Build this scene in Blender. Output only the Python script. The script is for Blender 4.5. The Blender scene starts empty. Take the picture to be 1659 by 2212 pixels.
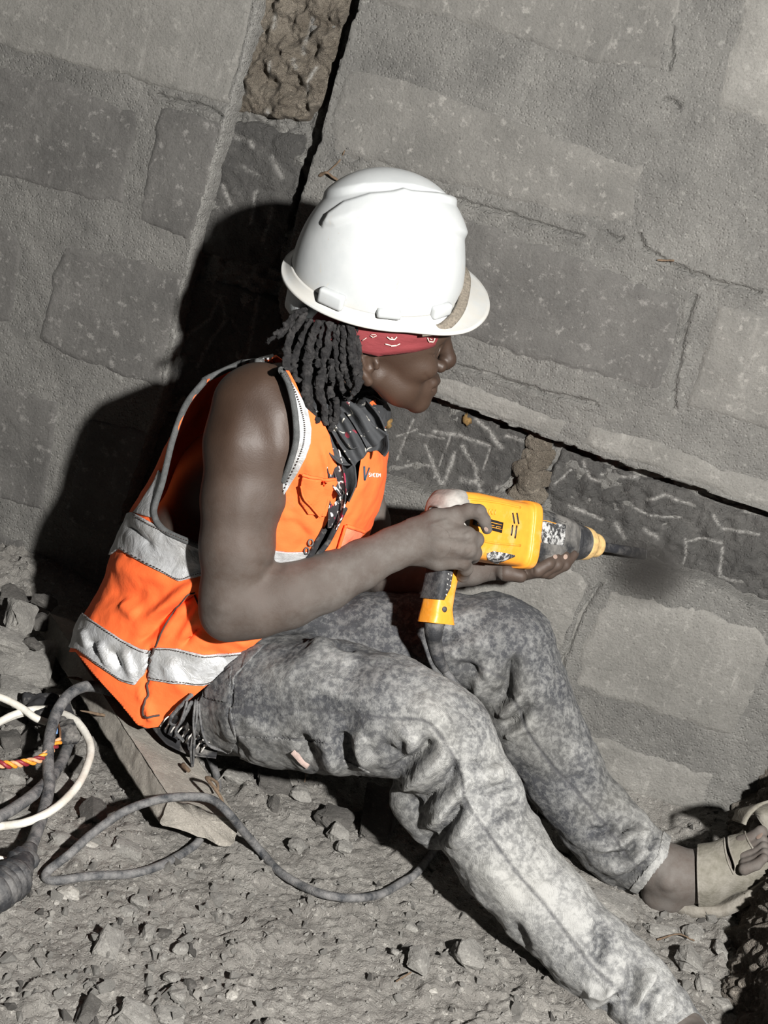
import bpy, bmesh, math, random
import numpy as np
from math import sin, cos, pi, radians, sqrt, atan2
from mathutils import Vector, Matrix
from mathutils.bvhtree import BVHTree

# ------------------------------------------------------------------ camera, light, exposure
scene = bpy.context.scene
COL = scene.collection
IW, IH, FPX = 1659.0, 2212.0, 3000.0
_p, _s, _r = radians(18), radians(8), radians(16)
CAM = np.array([0.0, -2.25, 1.107])
FW = np.array([-sin(_s)*cos(_p), cos(_s)*cos(_p), -sin(_p)])
_R = np.array([cos(_s), sin(_s), 0.0]); _U = np.cross(_R, FW)
RT = cos(_r)*_R + sin(_r)*_U
UP = -sin(_r)*_R + cos(_r)*_U
cd = bpy.data.cameras.new('camera'); cam = bpy.data.objects.new('camera', cd); COL.objects.link(cam)
cd.sensor_fit = 'VERTICAL'; cd.sensor_height = 36.0; cd.lens = 36.0*FPX/IH
cd.clip_start = 0.05; cd.clip_end = 50
m = Matrix.Identity(4)
for i in range(3):
    m[i][0] = RT[i]; m[i][1] = UP[i]; m[i][2] = -FW[i]; m[i][3] = CAM[i]
cam.matrix_world = m
scene.camera = cam
world = bpy.data.worlds.new('world'); scene.world = world; world.use_nodes = True
world.node_tree.nodes['Background'].inputs[0].default_value = (0.85, 0.9, 1.0, 1)
world.node_tree.nodes['Background'].inputs[1].default_value = 0.016
LAMP = (0.84, -2.42, 1.62)
ld = bpy.data.lights.new('work_lamp', 'AREA'); lamp = bpy.data.objects.new('work_lamp', ld); COL.objects.link(lamp)
ld.shape = 'DISK'; ld.size = 0.09; ld.energy = 178; ld.color = (1.0, 0.975, 0.94)
lamp.location = LAMP
lamp.rotation_euler = (Vector((-0.1, -0.1, 0.5))-Vector(LAMP)).to_track_quat('-Z', 'Y').to_euler()
scene.view_settings.view_transform = 'Standard'; scene.view_settings.look = 'None'
scene.view_settings.exposure = 0.0; scene.view_settings.gamma = 1.0
scene.view_settings.use_curve_mapping = False

# ------------------------------------------------------------------ helpers: measuring
def W(px, py, d):
    r = FW + RT*(px-829.5)/FPX - UP*(py-1106)/FPX
    return CAM + r*((-d-CAM[1])/r[1])
def FL(px, py, z=0.0):
    r = FW + RT*(px-829.5)/FPX - UP*(py-1106)/FPX
    return CAM + r*((z-CAM[2])/r[2])
def PR(P):
    v = np.asarray(P, float) - CAM; z = v@FW
    return 829.5+FPX*(v@RT)/z, 1106-FPX*(v@UP)/z
def mpp(P):
    return ((np.asarray(P)-CAM)@FW)/FPX
def nrm(v):
    v = np.asarray(v, float); return v/np.linalg.norm(v)
def spline(P, n):
    P = np.asarray(P, float); k = len(P)
    if k == 2:
        t = np.linspace(0, 1, n)[:, None]; return P[0]*(1-t)+P[1]*t
    Q = np.vstack([2*P[0]-P[1], P, 2*P[-1]-P[-2]])
    t = np.linspace(0, k-1, n); i = np.minimum(t.astype(int), k-2); u = (t-i)[:, None]
    a, b, c, d = Q[i], Q[i+1], Q[i+2], Q[i+3]
    return 0.5*((2*b)+(-a+c)*u+(2*a-5*b+4*c-d)*u**2+(-a+3*b-3*c+d)*u**3)

# ------------------------------------------------------------------ helpers: noise
_rng = np.random.RandomState(7)
_T = _rng.rand(4096).astype(np.float32)
def _h(ix, iy, iz):
    return _T[((ix*73856093) ^ (iy*19349663) ^ (iz*83492791)) & 4095]
def vn(P, s, off=0):
    P = np.asarray(P, float)*s + 100.37 + off*17.13
    i = np.floor(P).astype(np.int64); f = P-i; f = f*f*(3-2*f)
    r = 0
    for a in (0, 1):
        wx = f[..., 0] if a else 1-f[..., 0]
        for b in (0, 1):
            wy = f[..., 1] if b else 1-f[..., 1]
            for c in (0, 1):
                wz = f[..., 2] if c else 1-f[..., 2]
                r = r + wx*wy*wz*_h(i[..., 0]+a, i[..., 1]+b, i[..., 2]+c)
    return r*2-1
def fbm(P, s, o=4, off=0, g=0.5):
    r = 0; a = 1
    for k in range(o):
        r = r + a*vn(P, s*2.03**k, off+k); a *= g
    return r
def sst(a, b, x):
    t = np.clip((x-a)/(b-a), 0, 1); return t*t*(3-2*t)

def poly_sd(x, y, poly):
    P = np.asarray(poly, float); n = len(P)
    d = np.full(np.shape(x), 1e18); s = np.ones(np.shape(x))
    for i in range(n):
        a = P[i]; b = P[i-1]; e = b-a; wx = x-a[0]; wy = y-a[1]
        t = np.clip((wx*e[0]+wy*e[1])/(e@e+1e-12), 0, 1)
        d = np.minimum(d, (wx-e[0]*t)**2+(wy-e[1]*t)**2)
        c1 = y >= a[1]; c2 = y < b[1]; c3 = e[0]*wy > e[1]*wx
        s = np.where((c1 & c2 & c3) | (~c1 & ~c2 & ~c3), -s, s)
    return s*np.sqrt(d)
def line_d(x, y, pts):
    P = np.asarray(pts, float); d = np.full(np.shape(x), 1e18); tt = np.zeros(np.shape(x)); n = len(P)-1
    for i in range(n):
        a = P[i]; e = P[i+1]-a; wx = x-a[0]; wy = y-a[1]
        t = np.clip((wx*e[0]+wy*e[1])/(e@e+1e-12), 0, 1)
        q = (wx-e[0]*t)**2+(wy-e[1]*t)**2
        m_ = q < d; d = np.where(m_, q, d); tt = np.where(m_, (i+t)/n, tt)
    return np.sqrt(d), tt

# ------------------------------------------------------------------ helpers: meshes as (verts, quads/tris)
class Msh:
    def __init__(s, v, f, a=None): s.v = np.asarray(v, float); s.f = np.asarray(f, np.int64); s.a = a
    def normals(s):
        f = s.f; v = s.v; n = np.zeros_like(v)
        fn = np.cross(v[f[:, 1]]-v[f[:, 0]], v[f[:, 2]]-v[f[:, 0]]) if f.shape[1] == 3 else np.cross(v[f[:, 2]]-v[f[:, 0]], v[f[:, 3]]-v[f[:, 1]])
        for k in range(f.shape[1]): np.add.at(n, f[:, k], fn)
        return n/(np.linalg.norm(n, axis=1, keepdims=True)+1e-12)
    def px(s): return PR(s.v)
    def tri(s):
        if s.f.shape[1] == 3: return s
        f = s.f; return Msh(s.v, np.vstack([f[:, [0, 1, 2]], f[:, [0, 2, 3]]]))
    def copy(s): return Msh(s.v.copy(), s.f.copy())
    def bvh(s): return BVHTree.FromPolygons(s.v.tolist(), s.f.tolist())
def join(*ms):
    ms = [q.tri() for q in ms]; o = 0; V = []; F = []
    for q in ms: V.append(q.v); F.append(q.f+o); o += len(q.v)
    return Msh(np.vstack(V), np.vstack(F))
def clip(ms, g):
    """keep the part of the mesh where g > 0, cut exactly along g = 0"""
    ms_a = ms.a; ms = ms.tri(); v = ms.v; f = ms.f; g = np.where(np.abs(g) < 1e-9, 1e-9, g)
    at = ms_a; s = g > 0; c = s[f].sum(1); out = [f[c == 3]]
    A = f[c == 2]; k = np.argmin(s[A], 1); r = np.arange(len(A))
    o2, a2, b2 = A[r, k], A[r, (k+1) % 3], A[r, (k+2) % 3]
    B = f[c == 1]; k = np.argmax(s[B], 1); r = np.arange(len(B))
    i1, p1, q1 = B[r, k], B[r, (k+1) % 3], B[r, (k+2) % 3]
    E = np.vstack([np.stack([o2, a2], 1), np.stack([o2, b2], 1), np.stack([i1, p1], 1), np.stack([i1, q1], 1)])
    if len(E):
        Es = np.sort(E, 1); u, inv = np.unique(Es, axis=0, return_inverse=True); inv = inv.reshape(-1)
        ga, gb = g[u[:, 0]], g[u[:, 1]]; t = (ga/(ga-gb))[:, None]
        nv = v[u[:, 0]]*(1-t)+v[u[:, 1]]*t; N = len(v); idx = inv+N; n2, n1 = len(o2), len(i1)
        oa, ob = idx[:n2], idx[n2:2*n2]; ip, iq = idx[2*n2:2*n2+n1], idx[2*n2+n1:]
        out += [np.stack([oa, a2, b2], 1), np.stack([oa, b2, ob], 1), np.stack([i1, ip, iq], 1)]
        v = np.vstack([v, nv])
        if at is not None: at = np.concatenate([at, at[u[:, 0]]*(1-t[:, 0])+at[u[:, 1]]*t[:, 0]])
    F = np.vstack(out); us, inv = np.unique(F, return_inverse=True)
    return Msh(v[us], inv.reshape(F.shape), None if at is None else at[us])
def grid_faces(nu, nv, close_u=False):
    i, j = np.meshgrid(np.arange(nu-(0 if close_u else 1)), np.arange(nv-1), indexing='ij')
    a = i*nv+j; b = ((i+1) % nu)*nv+j
    return np.stack([a, b, b+1, a+1], -1).reshape(-1, 4)

def link(name, ms, mat, parent=None, smooth=True, thick=0.0, attrs=None, sub=0):
    me = bpy.data.meshes.new(name)
    v, f = ms.v, ms.f
    if parent is not None and isinstance(parent, bpy.types.Object):
        q = parent; off = np.zeros(3)
        while q is not None: off = off+np.array(q.location); q = q.parent
        v = v-off
    me.vertices.add(len(v)); me.vertices.foreach_set('co', v.astype(np.float32).ravel())
    k = f.shape[1]; me.loops.add(len(f)*k); me.loops.foreach_set('vertex_index', f.astype(np.int32).ravel())
    me.polygons.add(len(f)); me.polygons.foreach_set('loop_start', np.arange(0, len(f)*k, k, dtype=np.int32))
    me.update(calc_edges=True); me.validate()
    me.polygons.foreach_set('use_smooth', np.full(len(me.polygons), smooth))
    if attrs:
        for an, av in attrs.items():
            at = me.attributes.new(an, 'FLOAT', 'POINT'); at.data.foreach_set('value', np.asarray(av, np.float32))
    o = bpy.data.objects.new(name, me); COL.objects.link(o)
    if mat: me.materials.append(mat)
    if parent is not None: o.parent = parent
    if thick:
        md = o.modifiers.new('solid', 'SOLIDIFY'); md.thickness = thick; md.offset = 0
    if sub:
        md = o.modifiers.new('sub', 'SUBSURF'); md.levels = sub; md.render_levels = sub
    return o
def tag(o, label=None, cat=None, group=None, kind=None):
    if label: o['label'] = label
    if cat: o['category'] = cat
    if group: o['group'] = group
    if kind: o['kind'] = kind
    return o
def empty(name, loc=(0, 0, 0)):
    o = bpy.data.objects.new(name, None); COL.objects.link(o); o.location = [float(q) for q in loc]
    o.empty_display_size = 0.05
    bpy.context.view_layer.update()
    return o

def frames(P):
    P = np.asarray(P); T = np.gradient(P, axis=0); T /= np.linalg.norm(T, axis=1, keepdims=True)+1e-12
    n = nrm(np.cross(T[0], [0.31, 0.22, 0.92])); N = [n]
    for i in range(1, len(P)):
        n = N[-1]-T[i]*(N[-1]@T[i]); N.append(nrm(n))
    N = np.array(N); return T, N, np.cross(T, N)
def tube(pts, r, n=12, seg=None, caps=True, flat=1.0, wob=0, seed=0, ridge=0):
    """round tube through pts (already 3-D); r may vary along it"""
    seg = seg or max(8, len(pts)*6); P = spline(pts, seg)
    rr = np.interp(np.linspace(0, 1, seg), np.linspace(0, 1, len(np.atleast_1d(r))), np.atleast_1d(r))
    T, N, B = frames(P); a = np.linspace(0, 2*pi, n, endpoint=False)
    V = P[:, None]+rr[:, None, None]*(np.cos(a)[None, :, None]*N[:, None]+flat*np.sin(a)[None, :, None]*B[:, None])
    if wob:
        V = V+(V-P[:, None])*fbm(V+seed*0.37, 160, 3, seed)[..., None]*wob
    V = np.transpose(V, (1, 0, 2)).reshape(-1, 3); F = grid_faces(n, seg, True)[:, ::-1]
    m_ = Msh(V, F)
    if caps:
        V = np.vstack([V, P[0]-T[0]*rr[0]*.4, P[-1]+T[-1]*rr[-1]*.4]); c0 = len(V)-2
        i = np.arange(n); j = (i+1) % n
        f0 = np.stack([i*seg, np.full(n, c0), j*seg], 1); f1 = np.stack([i*seg+seg-1, j*seg+seg-1, np.full(n, c0+1)], 1)
        m_ = Msh(V, np.vstack([Msh(V, F).tri().f, f0, f1]))
        m_.f[-2*n:-n] = m_.f[-2*n:-n][:, ::-1]; m_.f[-n:] = m_.f[-n:][:, ::-1]
    return m_
def orient(ms):
    """outward normals for a closed mesh"""
    c = ms.v.mean(0); n = ms.normals()
    if (n*(ms.v-c)).sum() < 0: ms.f = ms.f[:, ::-1].copy()
    return ms
def ribbon(pts, wid, nrm_dir, th, nu=24, nv=6, crown=0.0):
    """cloth strip along pts, wid metres wide, facing nrm_dir"""
    P = spline(pts, nu); T = np.gradient(P, axis=0); T /= np.linalg.norm(T, axis=1, keepdims=True)
    w = np.interp(np.linspace(0, 1, nu), np.linspace(0, 1, len(np.atleast_1d(wid))), np.atleast_1d(wid))
    S = np.cross(T, np.asarray(nrm_dir)); S /= np.linalg.norm(S, axis=1, keepdims=True)
    N = np.cross(S, T); t = np.linspace(-.5, .5, nv)
    V = P[:, None]+S[:, None]*(w[:, None]*t)[..., None]+N[:, None]*(crown*(1-4*t*t))[None, :, None]
    return solid(Msh(V.reshape(-1, 3), grid_faces(nu, nv)), th)
def solid(ms, th):
    """thicken an open sheet into a closed slab (inwards)"""
    ms = ms.tri(); n = ms.normals(); N = len(ms.v)
    e = np.vstack([ms.f[:, [0, 1]], ms.f[:, [1, 2]], ms.f[:, [2, 0]]])
    key = np.sort(e, 1); u, inv, cnt = np.unique(key, axis=0, return_inverse=True, return_counts=True)
    b = e[cnt[inv.reshape(-1)] == 1]
    side = np.vstack([np.stack([b[:, 1], b[:, 0], b[:, 0]+N], 1), np.stack([b[:, 1], b[:, 0]+N, b[:, 1]+N], 1)])
    return Msh(np.vstack([ms.v, ms.v-n*th]), np.vstack([ms.f, ms.f[:, ::-1]+N, side]))
def loft(secs, caps=True):
    """secs: (k, n, 3) closed rings"""
    S = np.asarray(secs); k, n = S.shape[:2]
    V = np.transpose(S, (1, 0, 2)).reshape(-1, 3); F = Msh(V, grid_faces(n, k, True)).tri().f
    if caps:
        V = np.vstack([V, S[0].mean(0), S[-1].mean(0)]); i = np.arange(n); j = (i+1) % n
        F = np.vstack([F, np.stack([j*k, i*k, np.full(n, len(V)-2)], 1)[:, ::-1], np.stack([i*k+k-1, j*k+k-1, np.full(n, len(V)-1)], 1)[:, ::-1]])
        F[-2*n:] = F[-2*n:]
    return orient(Msh(V, F))
def box_mesh(c, ax, ay, az, bev=0.15):
    """bevelled box: centre and three half-axis vectors"""
    bm = bmesh.new(); bmesh.ops.create_cube(bm, size=2)
    hx, hy, hz = np.linalg.norm(ax), np.linalg.norm(ay), np.linalg.norm(az)
    for v in bm.verts: v.co = Vector((v.co.x*hx, v.co.y*hy, v.co.z*hz))
    bmesh.ops.bevel(bm, geom=bm.edges[:], offset=min(hx, hy, hz)*bev*2, segments=2, affect='EDGES', profile=.6)
    bmesh.ops.triangulate(bm, faces=bm.faces[:]); bm.verts.index_update()
    v = np.array([q.co for q in bm.verts]); f = np.array([[q.index for q in fc.verts] for fc in bm.faces]); bm.free()
    R = np.stack([nrm(ax), nrm(ay), nrm(az)]); V = v@R+np.asarray(c)
    return orient(Msh(V, f))

# ------------------------------------------------------------------ helpers: implicit bodies
class Field:
    def __init__(s): s.p = []
    def seg(s, a, ra, b, rb, k=0.01, w=None, q=1.0, sub=False):
        """tapered limb from a to b; q squashes it along direction w"""
        s.p.append(('s', np.array(a, float), ra, np.array(b, float), rb, k, None if w is None else nrm(w), q, sub)); return s
    def ell(s, c, rad, ax, k=0.01, sub=False):
        s.p.append(('e', np.array(c, float), np.array(rad, float), np.array(ax, float), k, sub)); return s
    def chain(s, pts, k=0.01, w=None, q=1.0):
        """pts: (px, py, d, r_px)"""
        L = [W(*p[:3]) for p in pts]; R = [p[3]*mpp(a) for p, a in zip(pts, L)]
        for i in range(len(L)-1): s.seg(L[i], R[i], L[i+1], R[i+1], k, w, q)
        return s
    def mesh(s, cell, lo, hi):
        lo = np.array(lo, float); hi = np.array(hi, float); n = np.ceil((hi-lo)/cell).astype(int)+1
        F = np.full(n, 0.05, np.float32); ax = [lo[i]+cell*np.arange(n[i]) for i in range(3)]
        for p in s.p:
            if p[0] == 's':
                _, a, ra, b, rb, k, w, q, sub = p; m_ = k*1.5+0.006; rm = max(ra, rb)*max(1, q)+m_
                l = np.minimum(a, b)-rm; h = np.maximum(a, b)+rm
            else:
                _, c, rad, A, k, sub = p; rm = rad.max()+k*1.5+0.006; l = c-rm; h = c+rm
            i0 = np.clip(np.floor((l-lo)/cell).astype(int), 0, n); i1 = np.clip(np.ceil((h-lo)/cell).astype(int)+1, 0, n)
            if (i1 <= i0).any(): continue
            X = ax[0][i0[0]:i1[0], None, None].astype(np.float32); Y = ax[1][None, i0[1]:i1[1], None].astype(np.float32); Z = ax[2][None, None, i0[2]:i1[2]].astype(np.float32)
            if p[0] == 's':
                e = b-a; L2 = e@e+1e-12; dx, dy, dz = X-a[0], Y-a[1], Z-a[2]
                t = np.clip((dx*e[0]+dy*e[1]+dz*e[2])/L2, 0, 1)
                rx, ry, rz = dx-t*e[0], dy-t*e[1], dz-t*e[2]
                if w is not None:
                    c_ = (rx*w[0]+ry*w[1]+rz*w[2]); d = np.sqrt(rx*rx+ry*ry+rz*rz+c_*c_*(1/q**2-1))
                else: d = np.sqrt(rx*rx+ry*ry+rz*rz)
                d = d-(ra+(rb-ra)*t)
            else:
                dx, dy, dz = X-c[0], Y-c[1], Z-c[2]; k0 = 0; k1 = 0
                for j in range(3):
                    u = (dx*A[j][0]+dy*A[j][1]+dz*A[j][2]); k0 = k0+(u/rad[j])**2; k1 = k1+(u/rad[j]**2)**2
                k0 = np.sqrt(k0); d = k0*(k0-1)/(np.sqrt(k1)+1e-9)
            S = F[i0[0]:i1[0], i0[1]:i1[1], i0[2]:i1[2]]
            if sub:
                d = -d; hh = np.maximum(k-np.abs(S-d), 0)/k; S[...] = np.maximum(S, d)+hh*hh*k*.25
            else:
                hh = np.maximum(k-np.abs(S-d), 0)/k; S[...] = np.minimum(S, d)-hh*hh*k*.25
        return nets(F, lo, cell)
def nets(F, lo, cell):
    s = F < 0; n = np.array(F.shape)
    c = np.zeros(n-1, np.uint8)
    for a in (0, 1):
        for b in (0, 1):
            for d in (0, 1): c += s[a:n[0]-1+a, b:n[1]-1+b, d:n[2]-1+d]
    act = np.argwhere((c > 0) & (c < 8)); 
    idm = np.full(n-1, -1, np.int32); idm[act[:, 0], act[:, 1], act[:, 2]] = np.arange(len(act))
    P = np.zeros((len(act), 3)); C = np.zeros(len(act))
    cor = [(a, b, d) for a in (0, 1) for b in (0, 1) for d in (0, 1)]
    val = {k: F[act[:, 0]+k[0], act[:, 1]+k[1], act[:, 2]+k[2]].astype(float) for k in cor}
    for k in cor:
        for j in range(3):
            if k[j] == 0:
                k2 = list(k); k2[j] = 1; k2 = tuple(k2); va, vb = val[k], val[k2]; m_ = (va < 0) != (vb < 0)
                t = np.where(m_, va/(va-vb+1e-12), 0); q = np.zeros((len(act), 3)); q[:] = k; q[:, j] += t
                P[m_] += q[m_]; C[m_] += 1
    V = (act+P/C[:, None])*cell+lo; Q = []
    for j in range(3):
        a = [slice(1, n[i]-1) for i in range(3)]; a[j] = slice(0, n[j]-1); b = list(a); b[j] = slice(1, n[j])
        sa, sb = s[tuple(a)], s[tuple(b)]; e = np.argwhere(sa != sb)
        flip = sa[e[:, 0], e[:, 1], e[:, 2]]; e = e+[1 if i != j else 0 for i in range(3)]
        u, w = (j+1) % 3, (j+2) % 3
        def cc(du, dw):
            k = e.copy(); k[:, u] -= du; k[:, w] -= dw; return idm[k[:, 0], k[:, 1], k[:, 2]]
        q = np.stack([cc(1, 1), cc(0, 1), cc(0, 0), cc(1, 0)], 1); q = q[(q >= 0).all(1)] if (q < 0).any() else q
        if len(q) == len(flip): q[~flip] = q[~flip][:, ::-1]
        Q.append(q)
    return Msh(V, np.vstack(Q))

def smooth(ms, it=2, lam=0.5):
    f = ms.f; k = f.shape[1]
    e = np.vstack([np.stack([f[:, i], f[:, (i+1) % k]], 1) for i in range(k)])
    deg = np.bincount(e.ravel(), minlength=len(ms.v))[:, None]+1e-9
    for _ in range(it):
        a = np.zeros_like(ms.v)
        for j in range(3):
            a[:, j] = np.bincount(e[:, 0], ms.v[e[:, 1], j], len(ms.v))+np.bincount(e[:, 1], ms.v[e[:, 0], j], len(ms.v))
        ms.v = ms.v+lam*(a/deg-ms.v)
    return ms
def front(ms, n=None):
    n = ms.normals() if n is None else n
    w = CAM-ms.v; w /= np.linalg.norm(w, axis=1, keepdims=True)
    return (n*w).sum(1)
def strokes(ms, L, dr=None):
    """press or raise soft creases: each (pts_px, width_px, amp_mm[, asym]) on the side of the mesh that faces -y"""
    n = ms.normals(); x, y = PR(ms.v); fr = front(ms, n); D = np.zeros(len(ms.v))
    for s_ in L:
        pts, wd, am = s_[:3]; P = spline(pts, max(2, len(pts)*4)) if len(pts) > 2 else np.array(pts, float)
        b = (x > P[:, 0].min()-4*wd) & (x < P[:, 0].max()+4*wd) & (y > P[:, 1].min()-4*wd) & (y < P[:, 1].max()+4*wd) & (fr > 0)
        lim = s_[3] if len(s_) > 3 else dr
        if lim: b &= (-ms.v[:, 1] > lim[0]) & (-ms.v[:, 1] < lim[1])
        i = np.where(b)[0]
        if not len(i): continue
        d, t = line_d(x[i], y[i], P)
        en = np.minimum(1, 4*np.minimum(t, 1-t)+0.12)
        D[i] += am*1e-3*np.exp(-(d/wd)**2)*en*sst(0, .35, fr[i])
    ms.a = D if ms.a is None else ms.a+D
    ms.v = ms.v+n*D[:, None]; return ms
def raise_poly(ms, poly, am, soft, lim=None):
    n = ms.normals(); x, y = PR(ms.v); fr = front(ms, n)
    d = poly_sd(x, y, poly); k = sst(soft, -soft, d)*(fr > -0.05)
    if lim: k = k*(-ms.v[:, 1] > lim[0])*(-ms.v[:, 1] < lim[1])
    ms.v = ms.v+n*(k*am*1e-3)[:, None]; return ms
def sub_poly(ms, poly, off, near=None, th=0.0012, g2=None):
    """lift the piece of a surface seen inside a picture polygon off that surface as its own thin sheet"""
    x, y = PR(ms.v); n = ms.normals(); g = -poly_sd(x, y, poly)
    if near is not None: g = np.minimum(g, (front(ms, n)-near)*200)
    if g2 is not None: g = np.minimum(g, g2)
    q = Msh(ms.v+n*off, ms.f); q = clip(q, g); return solid(q, th+off*0.8) if len(q.f) else q
def hit(bvh, px, py, default=None):
    r = FW + RT*(px-829.5)/FPX - UP*(py-1106)/FPX
    h = bvh.ray_cast(Vector(CAM), Vector(r).normalized(), 6)
    if h[0] is None: return default, None
    return np.array(h[0]), np.array(h[1])
def trace(bvh, pts, off=0.0, n=None, d0=None):
    P = spline(pts, n or len(pts)*5); out = []
    for p in P:
        h, nn = hit(bvh, p[0], p[1])
        if h is not None:
            w = nrm(CAM-h); nn = nn if nn@w > 0 else -nn
            out.append(h+nn*off*.6+w*off*.6)
        elif d0 is not None: out.append(W(p[0], p[1], d0))
    return np.array(out)

# ------------------------------------------------------------------ helpers: materials
class NT:
    def __init__(s, name):
        s.m = bpy.data.materials.new(name); s.m.use_nodes = True; s.t = s.m.node_tree; s.b = s.t.nodes['Principled BSDF']
        s.co = s.t.nodes.new('ShaderNodeTexCoord').outputs['Object']
    def new(s, ty, **k):
        n = s.t.nodes.new(ty)
        for a, b in k.items(): setattr(n, a, b)
        return n
    def set(s, sock, v):
        if hasattr(v, 'node'): s.t.links.new(v, sock)
        elif isinstance(v, (tuple, list)) and len(v) == 3 and sock.type == 'RGBA': sock.default_value = (*v, 1)
        else: sock.default_value = v
    def noise(s, sc, det=4, rough=.55, co=None, dist=0):
        n = s.new('ShaderNodeTexNoise'); s.set(n.inputs['Vector'], co or s.co)
        n.inputs['Scale'].default_value = sc; n.inputs['Detail'].default_value = det; n.inputs['Roughness'].default_value = rough; n.inputs['Distortion'].default_value = dist
        return n.outputs['Fac']
    def voro(s, sc, feat='F1', co=None, out='Distance', rand=1):
        n = s.new('ShaderNodeTexVoronoi', feature=feat); s.set(n.inputs['Vector'], co or s.co); n.inputs['Scale'].default_value = sc; n.inputs['Randomness'].default_value = rand
        return n.outputs[out]
    def stretch(s, sc, rot=(0, 0, 0)):
        n = s.new('ShaderNodeMapping'); s.set(n.inputs['Vector'], s.co); n.inputs['Scale'].default_value = sc; n.inputs['Rotation'].default_value = rot
        return n.outputs[0]
    def ramp(s, x, a, b, lo=0.0, hi=1.0):
        n = s.new('ShaderNodeMapRange', clamp=True); s.set(n.inputs[0], x)
        for i, v in zip((1, 2, 3, 4), (a, b, lo, hi)): n.inputs[i].default_value = v
        return n.outputs[0]
    def math(s, op, a, b=0.0):
        n = s.new('ShaderNodeMath', operation=op); s.set(n.inputs[0], a); s.set(n.inputs[1], b); return n.outputs[0]
    def mix(s, f, a, b, mode='MIX'):
        n = s.new('ShaderNodeMix', data_type='RGBA', blend_type=mode); s.set(n.inputs[0], f); s.set(n.inputs[6], a); s.set(n.inputs[7], b); return n.outputs[2]
    def attr(s, name): return s.new('ShaderNodeAttribute', attribute_name=name).outputs['Fac']
    def bump(s, h, dist=.002, st=1.0, prev=None):
        n = s.new('ShaderNodeBump'); n.inputs['Strength'].default_value = st; n.inputs['Distance'].default_value = dist; s.set(n.inputs['Height'], h)
        if prev is not None: s.t.links.new(prev, n.inputs['Normal'])
        return n.outputs[0]
    def done(s, col, rough=.8, normal=None, **k):
        s.set(s.b.inputs['Base Color'], col); s.set(s.b.inputs['Roughness'], rough)
        if normal is not None: s.t.links.new(normal, s.b.inputs['Normal'])
        for a, v in k.items(): s.set(s.b.inputs[a.replace('_', ' ')], v)
        return s.m
def simple(name, col, rough=.6, nz=.25, sc=60, bd=.0006, **k):
    t = NT(name); n = t.noise(sc, 5); c = t.mix(t.ramp(n, .3, .7), tuple(q*(1-nz) for q in col), tuple(min(1, q*(1+nz)) for q in col))
    return t.done(c, rough, t.bump(t.noise(sc*6, 4), bd) if bd else None, **k)
def dusty(name, col, dust=(.36, .34, .31), amt=.5, rough=.7, sc=25, bd=.0006, **k):
    t = NT(name); n = t.noise(sc, 6, .65); f = t.ramp(n, .62-amt*.4, .85-amt*.3, 0, .85)
    c = t.mix(t.noise(sc*4, 3), tuple(q*.8 for q in col), tuple(min(1, q*1.15) for q in col))
    return t.done(t.mix(f, c, dust), rough, t.bump(t.noise(sc*8, 4), bd), **k)

# ------------------------------------------------------------------ materials of the setting
def concrete(name, dark, light, spec=.35, sc=1.0, bd=.0035, streak=0.0, mark=False, fine=.5):
    t = NT(name)
    a = t.noise(7*sc, 6, .6); b = t.noise(60*sc, 6, .7); c = t.noise(300, 3, .7)
    col = t.mix(t.ramp(a, .35, .68), dark, light)
    col = t.mix(t.math('MULTIPLY', t.ramp(b, .56, .66), spec), col, tuple(min(1, q*1.7) for q in light))
    col = t.mix(t.math('MULTIPLY', t.ramp(c, .3, .55, 1, 0), .25), col, tuple(q*.35 for q in dark))
    # dust lodged in streaks left by rain and trowel
    d = t.noise(38*sc, 5, .7, co=t.stretch((1, 1, .16), (0, .5, 0)))
    col = t.mix(t.math('MULTIPLY', t.ramp(d, .6, .72), streak), col, tuple(min(1, q*1.5) for q in light))
    if mark:
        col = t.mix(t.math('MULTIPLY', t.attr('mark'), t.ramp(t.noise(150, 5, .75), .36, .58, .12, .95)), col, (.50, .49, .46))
    n = t.bump(t.noise(45*sc, 8, .75), bd*2.2, .8)
    n = t.bump(t.noise(210, 6, .75), bd, fine, n)
    n = t.bump(t.ramp(t.voro(150*sc, 'F1', out='Distance'), 0, .45), bd*.5, fine*.7, n)
    return t.done(col, .93, n)
M = {}
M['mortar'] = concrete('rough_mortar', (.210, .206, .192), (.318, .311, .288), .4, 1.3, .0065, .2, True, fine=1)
M['render'] = concrete('smooth_render', (.195, .190, .174), (.28, .272, .25), .35, 1.0, .0045, .5)
M['stone'] = concrete('grey_stone', (.090, .087, .082), (.148, .143, .134), .85, 1.0, .003, .35)
M['stone2'] = concrete('pale_grey_stone', (.15, .146, .135), (.225, .218, .20), .6, 1.0, .004, .45)
M['cutstone'] = concrete('chiselled_stone', (.075, .073, .069), (.13, .126, .118), .4, 1.4, .006, .2, True, .8)
M['rubblefill'] = concrete('brown_fill', (.15, .125, .095), (.29, .255, .205), .6, 2.2, .009, .1, True, .9)
M['dirt'] = concrete('dusty_ground', (.25, .236, .214), (.40, .382, .35), .7, 1.8, .006, 0, fine=.9)
M['bank'] = concrete('dark_earth', (.12, .10, .08), (.30, .27, .23), .9, 2.2, .012, 0, fine=1)
M['rock'] = concrete('dusty_rock', (.22, .212, .196), (.36, .348, .32), .5, 2.2, .004)
M['rock_dark'] = concrete('dark_rock', (.085, .08, .073), (.15, .142, .13), .5, 2.2, .005)
M['rock_white'] = concrete('chalky_lump', (.42, .40, .36), (.60, .575, .53), .3, 3, .004)

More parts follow.
